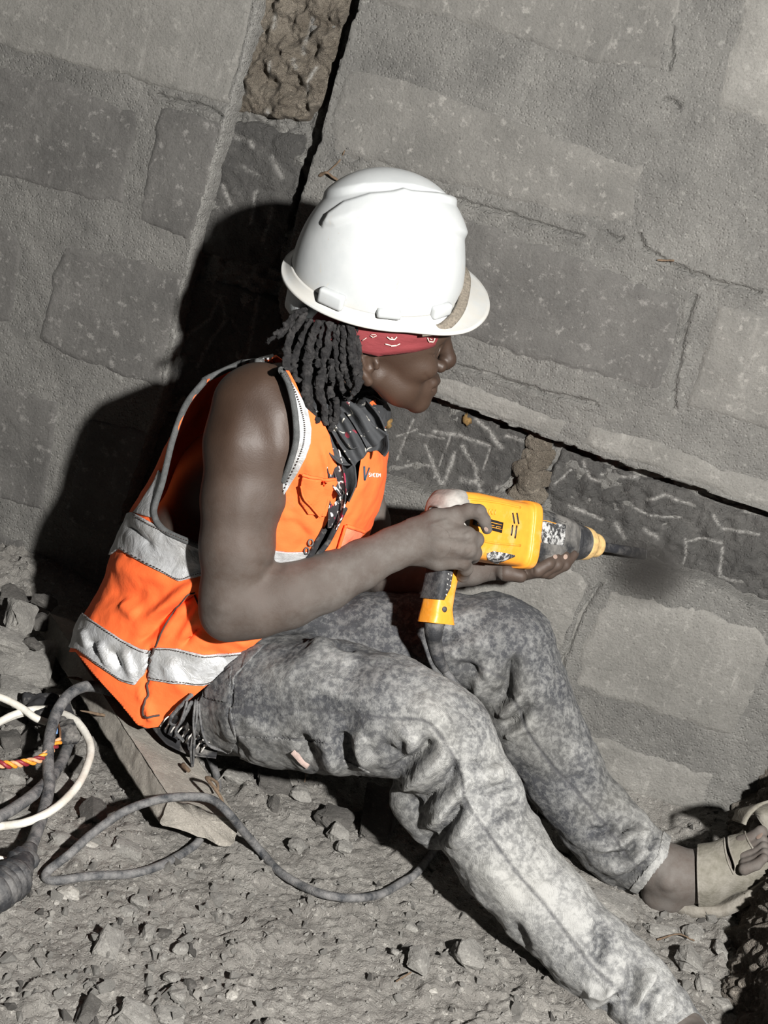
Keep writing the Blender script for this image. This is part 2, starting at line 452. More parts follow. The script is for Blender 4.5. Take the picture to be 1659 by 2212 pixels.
# ------------------------------------------------------------------ the back wall
VCH = [(560, -60), (555, 20), (522, 150), (492, 250), (470, 330), (442, 430), (415, 540), (392, 640), (372, 760), (352, 850), (300, 1010), (262, 1130),
       (560, 1230), (640, 900), (600, 640), (634, 480), (652, 410), (690, 300), (706, 240), (735, 130), (772, 10), (790, -60)]
HCH = [(600, 760), (925, 853), (985, 880), (1150, 936), (1260, 975), (1400, 1020), (1560, 1075), (1660, 1108), (1760, 1140), (1760, 1345), (1655, 1322), (1600, 1300),
       (1545, 1262), (1440, 1235), (1330, 1205), (1250, 1180), (1180, 1120), (1090, 1085), (1000, 1078), (900, 1060), (820, 1040), (560, 960)]
def xz(poly, d=0.0):
    P = np.array([W(a, b, d) for a, b in poly]); return P[:, [0, 2]]
V2, H2 = xz(VCH), xz(HCH)
def chase_depth(x, z):
    P = np.stack([x, np.zeros_like(x), z], -1)
    w = fbm(P, 45, 4, 3)*.004
    d = np.minimum(poly_sd(x, z, V2), poly_sd(x, z, H2))+w*.8
    return d
def wall_y(x, z, rough=1.0):
    P = np.stack([x, np.zeros_like(x), z], -1)
    y = -(fbm(P, 9, 3, 5)*.0035+fbm(P, 70, 4, 9)*.0018*rough)
    return y
nx, nz = 700, 500
gx = np.linspace(-1.75, 1.05, nx); gz = np.linspace(-.12, 1.72, nz)
X, Z = np.meshgrid(gx, gz, indexing='ij'); D = chase_depth(X, Z)
P3 = np.stack([X, 0*X, Z], -1)
Y = wall_y(X, Z)+sst(.001, -.0055, D)*(.047+fbm(P3, 28, 4, 21)*.010+.012*np.abs(fbm(P3, 60, 2, 8)))
Y = Y-np.exp(-((D-.004)/.004)**2)*.0015
# long open cracks in the mortar bed
for cr in ([(985, 430), (1100, 462), (1180, 487), (1260, 511)], [(1310, 505), (1330, 520), (1345, 512)], [(1380, 508), (1390, 535), (1425, 562), (1470, 580), (1540, 605), (1640, 632)],
           [(1292, 1262), (1262, 1320), (1238, 1372), (1228, 1400), (1212, 1450)], [(1452, 60), (1450, 110), (1446, 150)], [(720, 272), (742, 300), (735, 330), (770, 340)], [(990, 790), (1140, 835), (1290, 872)],
           [(1440, 215), (1470, 232)], [(1500, 640), (1478, 720), (1452, 860), (1455, 880)], [(640, 800), (655, 820)], [(420, 50), (400, 30), (372, 0)], [(340, 205), (410, 220), (455, 235), (480, 250)]):
    d_, t_ = line_d(X+fbm(P3, 60, 2, 4)*.003, Z+fbm(P3, 60, 2, 6)*.003, xz(cr)); Y = Y+np.exp(-(d_/.0028)**2)*.009-np.exp(-((d_-.008)/.006)**2)*.002
wv = np.stack([X, Y, Z], -1).reshape(-1, 3)
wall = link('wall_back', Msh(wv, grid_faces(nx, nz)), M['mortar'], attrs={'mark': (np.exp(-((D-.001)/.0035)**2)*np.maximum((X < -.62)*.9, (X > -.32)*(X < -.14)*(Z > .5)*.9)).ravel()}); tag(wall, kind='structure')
wall_col = NT('x')

def block(poly, mat, proud=.0028, deep=0.0, rough=1.0, edge=.010, seed=0, marks=None, name='stone_block', cell=.0045, relief=0.0, cut=False):
    """one stone of the wall: a slab face with broken edges that sinks into the mortar round it"""
    Q = xz(poly, 0.0 if not deep else -deep); lo = Q.min(0)-.01; hi = Q.max(0)+.01
    n = np.maximum(4, ((hi-lo)/cell).astype(int)); x, z = np.meshgrid(np.linspace(lo[0], hi[0], n[0]), np.linspace(lo[1], hi[1], n[1]), indexing='ij')
    P = np.stack([x, 0*x, z], -1); sd = poly_sd(x, z, Q)+fbm(P, 22, 4, seed)*.005*rough+fbm(P, 120, 2, seed)*.0012
    e = sst(0, -edge, sd)
    y = -(proud*e-.006*(1-e))-fbm(P, 14, 3, seed+5)*.0012-fbm(P, 90, 3, seed+9)*.0007*rough-relief*np.abs(fbm(P, 20, 4, seed+2))*e-relief*.5*fbm(P, 55, 3, seed+7)*e
    if not deep: y = y+fbm(P, 9, 3, 5)*-.0035
    y = y+deep; at = None
    g = -(sd-.001)
    if cut: g = np.minimum(g, chase_depth(x, z)-.0035)
    if marks is not None:
        mk = np.zeros(x.shape)
        for ln in marks:
            d_, t_ = line_d(x+fbm(P, 50, 3, 1)*.0012, z+fbm(P, 50, 3, 2)*.0012, xz(ln[0], -deep)); w_ = ln[1]*mpp(W(1200, 1000, 0))
            k = np.exp(-(d_/w_)**2); mk = np.maximum(mk, k*(ln[2] if len(ln) > 2 else 1)); y = y+k*.0022
    v = np.stack([x, y, z], -1).reshape(-1, 3); ms = clip(Msh(v, grid_faces(*n)), g.ravel())
    if marks is not None:
        from mathutils.kdtree import KDTree
        ex, ey = ms.v[:, 0], ms.v[:, 2]; mk = np.zeros(len(ms.v)); P = np.stack([ex, 0*ex, ey], -1)
        for ln in marks:
            d_, t_ = line_d(ex+fbm(P, 50, 3, 1)*.0012, ey+fbm(P, 50, 3, 2)*.0012, xz(ln[0], -deep)); w_ = ln[1]*mpp(W(1200, 1000, 0))
            mk = np.maximum(mk, np.exp(-(d_/w_)**2)*(ln[2] if len(ln) > 2 else 1))
        at = {'mark': mk}
    return link(name, ms, mat, wall, attrs=at)
face = [
 ([(-160, -140), (575, -60), (545, 40), (500, 232), (300, 182), (0, 108), (-140, 70)], 'render', dict(proud=.004, cut=True)),
 ([(-170, 90), (0, 136), (150, 180), (302, 236), (268, 450), (120, 416), (0, 388), (-170, 340)], 'stone', {}),
 ([(342, 225), (400, 235), (488, 262), (455, 400), (418, 532), (292, 485), (315, 350)], 'stone', dict(cut=True)),
 ([(-150, 425), (0, 476), (48, 505), (46, 600), (28, 708), (-150, 660)], 'stone', {}),
 ([(132, 508), (260, 540), (408, 585), (372, 760), (352, 850), (200, 795), (72, 738), (98, 620)], 'stone', dict(cut=True, edge=.016)),
 ([(-150, 760), (0, 818), (132, 866), (120, 980), (98, 1110), (0, 1080), (-150, 1030)], 'stone', {}),
 ([(185, 895), (335, 930), (290, 1180), (140, 1130)], 'stone', dict(cut=True)),
 ([(-150, 1120), (60, 1160), (40, 1290), (-150, 1290)], 'stone', {}),
 ([(880, -80), (1500, -60), (1480, 20), (1442, 158), (1400, 162), (1273, 152), (1108, 98), (960, 62), (800, 20), (800, -80)], 'stone2', dict(edge=.02, cut=True)),
 ([(1590, -60), (1760, -60), (1760, 330), (1659, 300), (1530, 240)], 'render', dict(edge=.03)),
 ([(748, 130), (880, 160), (1040, 215), (1230, 290), (1400, 350), (1385, 480), (1340, 500), (1255, 490), (1050, 435), (900, 395), (700, 335), (700, 250)], 'stone2', dict(edge=.02, cut=True)),
 ([(800, 395), (960, 440), (1150, 500), (1300, 560), (1492, 640), (1468, 760), (1436, 872), (1300, 828), (1140, 785), (985, 742), (790, 690)], 'stone', dict(edge=.022)),
 ([(1545, 640), (1659, 672), (1760, 690), (1760, 960), (1659, 935), (1470, 884), (1500, 780)], 'stone2', dict(edge=.016)),
 ([(700, 735), (985, 815), (1100, 855), (1228, 905), (1210, 960), (925, 856), (650, 775)], 'render', dict(edge=.012, cut=True)),
 ([(1268, 905), (1400, 938), (1659, 1030), (1760, 1050), (1760, 1140), (1660, 1108), (1400, 1020), (1240, 968)], 'render', dict(edge=.015, cut=True)),
 ([(790, 1085), (1000, 1110), (1160, 1150), (1290, 1255), (1215, 1440), (900, 1380), (760, 1260)], 'render', dict(edge=.02, cut=True)),
 ([(1312, 1262), (1500, 1300), (1640, 1345), (1690, 1400), (1590, 1605), (1400, 1552), (1232, 1490), (1240, 1395)], 'render', dict(edge=.02, cut=True)),
 ([(1180, 1540), (1400, 1610), (1560, 1665), (1520, 1780), (1100, 1650)], 'render', dict(edge=.02)),
]
for i, (pl, mt, kw) in enumerate(face):
    block(pl, M[mt], seed=i*3+1, **kw)
# stones seen in the floor of the cut channels, with the white chisel marks
mk_r = [([(1262, 995), (1275, 1030), (1340, 1045)], 3), ([(1300, 1022), (1380, 1030)], 3.5), ([(1230, 1090), (1300, 1120)], 3.5), ([(1330, 1128), (1350, 1160)], 4), ([(1395, 1140), (1420, 1160)], 4),
        ([(1400, 1075), (1440, 1065), (1500, 1090)], 3), ([(1480, 1160), (1482, 1200), (1470, 1230)], 2.2), ([(1482, 1165), (1530, 1160), (1560, 1170)], 2.2), ([(1560, 1180), (1555, 1240), (1590, 1250)], 2.5),
        ([(1350, 1080), (1400, 1110), (1470, 1115)], 2.4), ([(1500, 1060), (1560, 1085), (1640, 1110)], 3), ([(1410, 1220), (1440, 1230)], 4), ([(1540, 1110), (1560, 1140), (1640, 1150)], 2.5), ([(1240, 1010), (1200, 1040)], 2)]
mk_l = [([(895, 905), (860, 990)], 2.2), ([(910, 935), (960, 945)], 2), ([(922, 960), (940, 1010), (958, 1050)], 4), ([(985, 975), (965, 1030), (955, 1055)], 4), ([(1000, 960), (1030, 1010), (1040, 1060)], 4.5),
        ([(940, 930), (1000, 940), (1060, 960)], 4), ([(1030, 905), (1060, 930), (1085, 965)], 4.5), ([(860, 1010), (900, 1000), (930, 1005)], 3), ([(1000, 1035), (1040, 1040)], 6), ([(1075, 1050), (1110, 1045)], 4.5),
        ([(1060, 960), (1048, 1010)], 2), ([(860, 940), (905, 925)], 2), ([(990, 900), (940, 1030)], 1.2), ([(1095, 940), (1140, 950)], 3)]
block([(660, 820), (930, 862), (1060, 905), (1148, 938), (1135, 985), (1100, 1035), (1070, 1078), (1000, 1070), (880, 1045), (700, 1005)], M['cutstone'], proud=.006, deep=.047, edge=.006, seed=61, marks=mk_l, relief=.006, cell=.0028)
block([(1212, 962), (1400, 1028), (1600, 1094), (1760, 1145), (1760, 1325), (1640, 1300), (1545, 1262), (1440, 1232), (1330, 1204), (1250, 1180), (1180, 1112), (1172, 1080), (1196, 1000)], M['cutstone'], proud=.006, deep=.047, edge=.006, seed=67, marks=mk_r, relief=.010, cell=.0028)
mk_d = [([(480, 640), (455, 690), (410, 720), (385, 760)], 4, .5), ([(480, 650), (490, 690), (455, 740), (430, 790)], 4, .5), ([(560, 640), (545, 720), (530, 800)], 4, .5), ([(500, 690), (520, 720)], 3, .4), ([(440, 820), (425, 900)], 4, .4)]
block([(498, 250), (585, 268), (672, 285), (655, 400), (635, 470), (632, 520), (590, 590), (415, 540), (445, 430), (470, 330)], M['cutstone'], proud=.006, deep=.047, edge=.008, seed=71,
      marks=[([(485, 400), (500, 440)], 4), ([(556, 415), (545, 480)], 4), ([(590, 450), (570, 520)], 4), ([(590, 340), (615, 385)], 6, .6), ([(500, 290), (530, 300)], 6, .6), ([(545, 305), (550, 315)], 5), ([(530, 360), (560, 380)], 5, .5)], relief=.006, cell=.003)
block([(405, 592), (470, 600), (620, 655), (600, 900), (360, 850), (372, 760)], M['cutstone'], proud=.006, deep=.047, edge=.008, seed=73, marks=mk_d, relief=.005, cell=.003)
block([(345, 880), (600, 930), (560, 1200), (270, 1130)], M['cutstone'], proud=.005, deep=.047, edge=.008, seed=79, marks=[([(420, 900), (400, 960)], 3, .4)], relief=.005, cell=.004)
block([(560, -60), (788, -60), (770, 10), (735, 130), (706, 235), (668, 262), (600, 258), (496, 240), (524, 150), (555, 20)], M['rubblefill'], proud=.012, deep=.047, edge=.008, seed=83,
      marks=[([(602, 35), (598, 62)], 4.5), ([(680, 40), (672, 75), (660, 115)], 4), ([(596, 135), (592, 160)], 3), ([(540, 130), (528, 150)], 3), ([(585, 240), (590, 270)], 5), ([(690, 145), (670, 200)], 3), ([(640, 130), (650, 150)], 3), ([(520, 195), (535, 200)], 6)], relief=.022, cell=.0028)
# crumbling mortar in the joint of the horizontal channel
rs = random.Random(5)
for (a, b, r_) in ((1162, 955, 26), (1158, 992, 30), (1130, 1012, 22), (1145, 1045, 34), (1120, 1068, 24), (1180, 985, 18), (1178, 1035, 16), (1100, 1085, 16), (1165, 1072, 20)):
    c = W(a, b, -.038); R_ = r_*mpp(c); bm = bmesh.new(); bmesh.ops.create_icosphere(bm, subdivisions=4, radius=R_)
    v = np.array([q.co for q in bm.verts]); f = np.array([[q.index for q in fc.verts] for fc in bm.faces]); bm.free()
    v = v*(1+fbm(v+a, 1.2/R_, 4, b)[:, None]*.3)*[1, .55, 1.1]+c
    link('mortar_lump', Msh(v, f), M['rubblefill'], wall)
for (a, b) in ((1008, 908), (838, 915)):      # rusty plugs
    c = W(a, b, -.033); q = tube([c+[0, .01, 0], c+[0, -.003, 0]], [.008, .007], 14, 4, wob=.8, seed=a)
    link('rusty_plug', q, simple('rust_%d' % a, (.20, .12, .04), .9, .5, 200, .001), wall)

# ------------------------------------------------------------------ the floor of trampled rubble and the earth bank at the right
def floor_z(x, y):
    P = np.stack([x, y, 0*x], -1)
    cl = fbm(P, 16, 3, 39); z = fbm(P, 5, 3, 31)*.006+fbm(P, 22, 4, 33)*.004+np.abs(fbm(P, 60, 3, 35))*.0045+fbm(P, 120, 2, 37)*.0014-.003+.008*sst(.25, .45, cl)*(1+.5*fbm(P, 70, 2, 3))
    z = z+.05*sst(-.55, -.95, x)*sst(-.5, -.1, y)+.03*sst(-.12, .02, y)+.03*sst(.30, .42, x)*sst(-.60, -.1, y)
    return z
nx, ny = 800, 540
X, Y = np.meshgrid(np.linspace(-1.75, 1.05, nx), np.linspace(-1.75, .12, ny), indexing='ij')
fl = link('floor', Msh(np.stack([X, Y, floor_z(X, Y)], -1).reshape(-1, 3), grid_faces(nx, ny)), M['dirt']); tag(fl, kind='structure')
ny, nu_ = 420, 300
Yb, Ub = np.meshgrid(np.linspace(-1.3, .08, ny), np.linspace(0, 1, nu_), indexing='ij')
hb = .35-.22*sst(-.04, -.26, Yb); s_ = Ub*(hb+.12+.7)      # arc length: up the face, then back over the top
Zb = np.where(s_ < hb+.12, s_-.12, hb+(s_-hb-.12)*.18); XB = .37+np.where(s_ < hb+.12, (s_)*.24, (hb+.12)*.24+(s_-hb-.12))
Pb = np.stack([XB*.6, Yb, Zb], -1)
XB = XB+.025*sst(-.02, -.3, Yb)*sst(.26, .05, Zb)+fbm(Pb, 7, 3, 41)*.014+fbm(Pb, 30, 4, 43)*.016-np.abs(fbm(Pb, 70, 3, 47))*.010
Zb = Zb+fbm(Pb, 20, 3, 44)*.01*(s_ > hb)
bank = link('wall_right', Msh(np.stack([XB, Yb, Zb], -1).reshape(-1, 3), grid_faces(ny, nu_)), M['bank']); tag(bank, kind='structure')

# ------------------------------------------------------------------ stones and rubble
def rock_mesh(rx, ry, rz, seed, npts=16, flat=False, det=2, nz=.06):
    r = np.random.RandomState(seed); p = r.normal(size=(npts, 3)); p /= np.linalg.norm(p, axis=1, keepdims=True)
    if flat: p = np.sign(p)*np.abs(p)**.45
    p = p*r.uniform(.82, 1.05, (npts, 1))
    bm = bmesh.new()
    for q in p: bm.verts.new(q)
    g = bmesh.ops.convex_hull(bm, input=bm.verts[:])
    bmesh.ops.delete(bm, geom=[v for v in bm.verts if not v.link_faces], context='VERTS')
    bmesh.ops.bevel(bm, geom=bm.edges[:], offset=.06, segments=1, affect='EDGES')
    bmesh.ops.triangulate(bm, faces=bm.faces[:])
    if det: bmesh.ops.subdivide_edges(bm, edges=bm.edges[:], cuts=det, use_grid_fill=True); bmesh.ops.triangulate(bm, faces=bm.faces[:])
    bm.verts.index_update()
    v = np.array([q.co for q in bm.verts]); f = np.array([[q.index for q in fc.verts] for fc in bm.faces]); bm.free()
    v = v*(1+fbm(v+seed*.31, 3, 4, seed % 50)[:, None]*nz*1.6)
    return Msh(v*[rx, ry, rz], f)
def rotm(ax, ay, az):
    return np.array((Matrix.Rotation(az, 3, 'Z') @ Matrix.Rotation(ay, 3, 'Y') @ Matrix.Rotation(ax, 3, 'X')))
def rock(px, py, wpx, hpx, label, mat='rock', seed=1, flat=False, rot=(0, 0, 0), lift=.5, name='rock', group='broken stones lying on the ground', thick=None, z0=None, cat='rock'):
    """z0 lifts stones that lie on others"""
    g = FL(px, py, .01); s = mpp(g); rx = wpx*s*.5; rz = (thick or min(wpx, hpx)*.8)*s*.5; ry = hpx*s*.5*1.15
    zf = float(floor_z(g[0], g[1])) if z0 is None else z0
    g = FL(px, py, zf+rz*lift)
    ms = rock_mesh(rx, ry, rz, seed, 18 if not flat else 22, flat); v = ms.v@rotm(*rot).T
    o = empty_mesh(name, Msh(v, ms.f), M[mat], g)
    tag(o, label, cat, group); return o
def empty_mesh(name, ms, mat, loc, smooth=False):
    o = link(name, ms, mat, None, smooth); o.location = [float(q) for q in loc]; return o
rock(150, 1931, 58, 46, 'chalk white lump below the bent loop of black cable', 'rock_white', 11, lift=.45)
rock(232, 2042, 60, 70, 'dark wedge of stone with a black shadow on its left, low on the left ground', 'rock', 12, True, (.5, .5, .4), .3)
rock(640, 2112, 1, 1, 'x') if False else None
rock(318, 2018, 32, 46, 'narrow upright pale chip in the cluster of stones at lower left', 'rock', 13, True, (.3, .2, .4))
rock(338, 2048, 32, 26, 'yellowish chip under the narrow pale chip at lower left', 'rock', 14, False, (.3, .2, .9))
rock(391, 2048, 38, 38, 'round grey stone at the right of the cluster at lower left', 'rock', 15)
rock(352, 2068, 28, 28, 'small round stone below the yellowish chip at lower left', 'rock', 16)
rock(300, 1948, 40, 30, 'light broken chip between small cracks below the cable loop', 'rock', 17, True, (.2, .3, .3))
rock(278, 1970, 44, 26, 'flat grey chip just under the light broken chip', 'rock', 18, True, (.1, .1, .6))
rock(355, 2015, 36, 34, 'dark grey stone above the round one at lower left', 'rock_dark', 19)
rock(371, 2112, 40, 36, 'grey stone with rounded top near the bottom left edge of the cluster', 'rock', 20)
rock(410, 2126, 40, 30, 'smooth brownish stone with a black shadow on its left, near the bottom', 'rock_dark', 21)
rock(384, 2146, 38, 32, 'pale angular stone touching the smooth brownish one', 'rock', 22, True, (.2, .2, .3))
rock(502, 2150, 30, 30, 'small yellow stone alone near the bottom', 'rock_white', 23)
rock(290, 2196, 86, 60, 'large rough dark stone cut off by the bottom edge', 'rock', 24, True, (.3, .3, .2), .4)
rock(190, 2186, 40, 76, 'tall thin stone standing at the bottom edge', 'rock_dark', 25, True, (.2, .5, .2), .4)
rock(365, 2196, 76, 50, 'flat pale slab beside the large dark stone at the bottom edge', 'rock', 26, True, (.3, .1, .2), .3)
rock(904, 2077, 52, 60, 'split stone with a dark brown broken face', 'rock', 27, True, (.2, .9, .2), .4)
rock(1008, 2065, 70, 72, 'angular stone half in the shadow of the leg', 'rock', 28, True, (.2, .2, .3), .35)
rock(886, 2003, 46, 30, 'half buried crumbly clod above the split stone', 'rock', 29, False, (0, 0, 0), .3)
rock(853, 2055, 28, 24, 'little pale stone at the left of the split stone', 'rock', 30)
rock(935, 2140, 26, 22, 'whitish pebble under the split stone', 'rock_white', 31)
rock(645, 1828, 62, 46, 'grey stone on the ground at the right of the plank end', 'rock', 32, False, (.1, .1, .6))
rock(733, 1800, 50, 46, 'grey stone in front of the tall slab in shadow', 'rock', 33, True, (.4, .2, .3))
rock(745, 1832, 44, 40, 'broken grey stone leaning on its neighbour before the tall slab', 'rock', 34)
rock(592, 1738, 30, 40, 'greenish chip with a white flake on it', 'rock_dark', 35, True, (.3, .6, .3))
rock(650, 1715, 72, 46, 'rough stone lying behind the greenish chip', 'rock', 36)
rock(512, 1682, 70, 34, 'rugged stone lying behind the plank end under the thigh', 'rock', 37, True, (.2, .1, .2))
rock(590, 1690, 84, 60, 'dark wedge of rock standing under the thigh', 'rock_dark', 38, True, (.4, .3, .6), .4)
rock(820, 1765, 96, 150, 'tall flat slab standing in the shadow under the knee', 'rock_dark', 39, True, (.25, .1, .2), .55, thick=60)
rock(720, 1770, 90, 70, 'dark stone at the left of the tall slab in shadow', 'rock_dark', 40, True)
rock(890, 1690, 60, 80, 'dark stone showing behind the back of the knee', 'rock_dark', 41, True)
rock(1180, 1740, 110, 60, 'grey slab between the two legs below the near knee', 'rock', 42, True, (.2, .1, .4), .4)
rock(1240, 1830, 110, 46, 'grey stone between the shins', 'rock', 43, True, (.3, .2, .4), .4)
rock(1320, 1955, 150, 80, 'flat dusty slab the heel rests against', 'rock', 44, True, (.1, .1, .3), .3, thick=34)
rock(1430, 2010, 90, 34, 'thin grey slab lying below the heel', 'rock', 45, True, (.15, .1, .6), .3)
rock(1500, 2020, 60, 40, 'grey chip on the dirt below the sandal', 'rock', 46, True, (.3, .1, .4), .35)
rock(1490, 2080, 66, 60, 'pointed stone with a black hollow beside the bank', 'rock', 47, True, (.3, .6, .4), .35)
rock(1520, 2125, 50, 56, 'pale stone below the pointed stone beside the bank', 'rock', 48, False, (.3, .3, .3), .35)
rock(1555, 2055, 44, 60, 'crumbly clod at the foot of the dark bank', 'rock', 49, False, (.2, .2, .2), .3)
rock(1560, 2170, 60, 40, 'low stone at the bottom right beside the bank', 'rock', 50, False, (.2, .2, .2), .3)
# rubble heap at the left under the wall
rock(45, 1335, 70, 70, 'pale block catching light at the left edge beside the dark corner', 'rock', 51, True, (.3, .2, .5), .6, z0=.08)
rock(28, 1292, 60, 44, 'stone at the left edge at the foot of the wall', 'rock_dark', 52, True, (.2, .2, .2), .6, z0=.09)
rock(15, 1385, 100, 50, 'broad stone under the pale block at the left edge', 'rock', 53, True, (.2, .1, .2), .6, z0=.06)
rock(92, 1345, 56, 50, 'dark stone in shadow at the right of the pale block', 'rock_dark', 54, False, (.2, .1, .2), .6, z0=.06)
rock(95, 1300, 66, 40, 'dark stone at the foot of the wall, behind the pale block', 'rock_dark', 55, False, (.2, .1, .2), .6, z0=.07)
rock(70, 1392, 50, 34, 'small dark stone on top of the large flat slab', 'rock_dark', 56, False, (.2, .1, .2), .6, z0=.07)
rock(55, 1432, 150, 110, 'large flat dusty slab left of the plank', 'rock', 57, True, (.25, -.15, .45), .75, thick=46, z0=.03)
rock(32, 1500, 120, 66, 'rough block under the large flat slab at the left edge', 'rock', 58, True, (.1, .1, .1), .5, z0=.02)
rock(112, 1462, 40, 64, 'dark lump between the flat slab and the plank', 'rock_dark', 59, False, (.2, .1, .2), .5, z0=.01)
rock(118, 1500, 50, 30, 'pale chip beneath the dark lump beside the plank', 'rock', 60, True, (.2, .1, .2), .5, z0=.01)
rock(35, 1550, 60, 60, 'rounded stone behind the white cable loops', 'rock_dark', 61, False, (.2, .1, .2), .5)
rock(62, 1596, 64, 66, 'dark round stone under the cable joint', 'rock_dark', 62, False, (.2, .1, .2), .5)
rock(18, 1600, 76, 60, 'shiny speckled dark stone at the left edge', 'rock_dark', 63, False, (.2, .1, .2), .5)
rock(165, 1650, 50, 54, 'dark stone between the plank and the white loop', 'rock_dark', 64, False, (.2, .1, .2), .5)
rock(28, 1675, 70, 46, 'grey stone inside the white loop at the left edge', 'rock', 65, False, (.2, .1, .2), .5)
rock(15, 1728, 60, 46, 'grey stone at the left edge inside the white loop, lower', 'rock', 66, False, (.2, .1, .2), .5)
rock(140, 1700, 70, 80, 'large rounded stone inside the white loop', 'rock', 67, False, (.2, .1, .2), .45)
rock(205, 1760, 60, 84, 'porous dark stone beside the shadow of the plank', 'rock_dark', 68, True, (.2, .3, .5), .45)
rock(40, 1765, 60, 40, 'flat pale stone under the white cable', 'rock', 69, True, (.2, .1, .2), .45)
rock(140, 1815, 80, 46, 'half buried stone inside the black cable loop', 'rock', 70, False, (.1, .1, .2), .35)
rock(275, 1835, 76, 44, 'half buried pale stone below the plank end', 'rock', 71, True, (.1, .1, .2), .3)
rock(195, 1825, 46, 14, 'thin yellow splinter of wood beside the half buried stone', 'rock_white', 72, True, (.1, .1, .2), .5, thick=8, name='wood_splinter', group=None, cat='wood')
rock(122, 1948, 14, 20, 'tiny cream chip of wood by the black plug', 'rock_white', 73, True, (.1, .1, .2), .5, thick=8, name='wood_chip', group=None, cat='wood')
# many smaller pebbles, alike
src = [empty_mesh('pebble', rock_mesh(.5, .5, .4, 300+i, 12, i % 2 == 0, 0), M['rock_white' if i == 5 else ('rock_dark' if i % 3 == 2 else 'rock')], (0, 0, 0)) for i in range(6)]
first = set()
rs = np.random.RandomState(3); placed = 0
while placed < 280:
    px, py = rs.uniform(-10, 1600), rs.uniform(1650, 2230)
    if py < 1290+(px*.33) or (px > 250 and px < 1480 and py < 1850): continue
    if rs.rand() > .35+.65*(px < 560)*(py > 1880)+.4*(px > 1300): continue
    g = FL(px, py, 0)
    if g[0] > .395: continue
    k = rs.randint(6) if rs.rand() > .05 else 5
    if k == 5 and rs.rand() > .3: k = 0
    s = rs.uniform(.006, .017) if rs.rand() > .12 else rs.uniform(.017, .028)
    o = src[k] if k not in first else src[k].copy()
    if k in first: COL.objects.link(o)
    first.add(k)
    z = float(floor_z(g[0], g[1])); o.location = (g[0], g[1], z+s*.12); o.scale = (s, s*rs.uniform(.7, 1), s*rs.uniform(.6, .9)); o.rotation_euler = rs.uniform(0, 6, 3)
    tag(o, 'small dusty grey pebble scattered on the trampled ground', 'pebble', 'small pebbles scattered on the ground'); placed += 1
for k in range(6):
    if k not in first: bpy.data.objects.remove(src[k])
# gravel too small to count
gm = []; base = rock_mesh(1, 1, .8, 5, 9, False, 0)
bq = [rock_mesh(1, 1, .8, 400+i, 8, False, 0) for i in range(6)]
N = 9000; gv, gf, o_ = [], [], 0
for i in range(N):
    x, y = rs.uniform(-1.0, .42), rs.uniform(-1.15, 0)
    s = .0012+.0045*rs.rand()**3; q = bq[i % 6]; R_ = rotm(*rs.uniform(0, 6, 3))
    gv.append(q.v@R_.T*s+[x, y, float(0)]); gf.append(q.f+o_); o_ += len(q.v)
gv = np.vstack(gv); cs = []
for i, a in enumerate(gf): pass
lens = [len(bq[i % 6].v) for i in range(N)]; st = np.concatenate([[0], np.cumsum(lens)])
cent = np.add.reduceat(gv[:, :2], st[:-1])/np.array(lens)[:, None]; zz = floor_z(cent[:, 0], cent[:, 1])
gv[:, 2] += np.repeat(zz, lens)
tag(link('gravel', Msh(gv, np.vstack(gf)), M['rock'], None, False), 'loose grey gravel and crumbs covering the ground', 'gravel', kind='stuff')

# ------------------------------------------------------------------ materials of the man and his things
def skin_mat():
    t = NT('dark_skin'); n = t.noise(9, 6, .6); d = t.noise(34, 6, .7)
    c = t.mix(t.ramp(n, .35, .7), (.036, .0205, .0135), (.056, .033, .022))
    dust = t.math('MULTIPLY', t.ramp(d, .25, .78, .25, .9), t.attr('dust'))
    c = t.mix(dust, c, (.120, .108, .098))
    nb = t.bump(t.noise(420, 3), .0004, .5); nb = t.bump(t.noise(30, 4), .001, .5, nb)
    return t.done(c, t.ramp(dust, 0, .6, .52, .8), nb, Specular_IOR_Level=.4)
M['skin'] = skin_mat()
def denim():
    t = NT('acid_washed_denim'); a = t.noise(11, 6, .65); b = t.noise(110, 7, .72, dist=.25); tw = t.new('ShaderNodeTexWave', wave_type='BANDS'); t.set(tw.inputs['Vector'], t.stretch((1, 1, 1), (0, .5, .4)))
    tw.inputs['Scale'].default_value = 260; tw.inputs['Distortion'].default_value = .6
    dust = t.attr('dust')
    f = t.math('ADD', t.math('MULTIPLY', t.ramp(a, .32, .68), .52), t.math('MULTIPLY', t.ramp(b, .42, .60), .55))
    f = t.math('ADD', f, t.math('MULTIPLY', dust, .55)); f = t.math('MULTIPLY', f, t.ramp(dust, 0, 1, .62, 1.0))
    c = t.mix(t.ramp(f, .22, 1.12), (.040, .042, .047), (.335, .335, .322))
    c = t.mix(t.math('MULTIPLY', t.ramp(t.noise(5, 3), .5, .7), .14), c, (.36, .34, .27))
    c = t.mix(t.math('MULTIPLY', t.attr('seam'), .75), c, (.05, .05, .055))
    c = t.mix(t.math('MULTIPLY', tw.outputs[1], .16), c, (.09, .09, .095))
    nb = t.bump(tw.outputs[1], .0004, .6); nb = t.bump(t.noise(60, 6, .7), .0025, .8, nb)
    return t.done(c, .93, nb)
M['denim'] = denim()
def vest_mat():
    t = NT('orange_vest_cloth'); n = t.noise(12, 5, .6); g = t.noise(24, 6, .7)
    c = t.mix(n, (.90, .122, .022), (.97, .160, .034)); c = t.mix(t.math('MULTIPLY', t.ramp(g, .6, .8), .35), c, (.60, .20, .12))
    w = t.bump(t.noise(900, 2), .0002, .5); w = t.bump(t.noise(28, 5, .6), .004, .5, w)
    return t.done(c, .85, w)
M['vest'] = vest_mat()
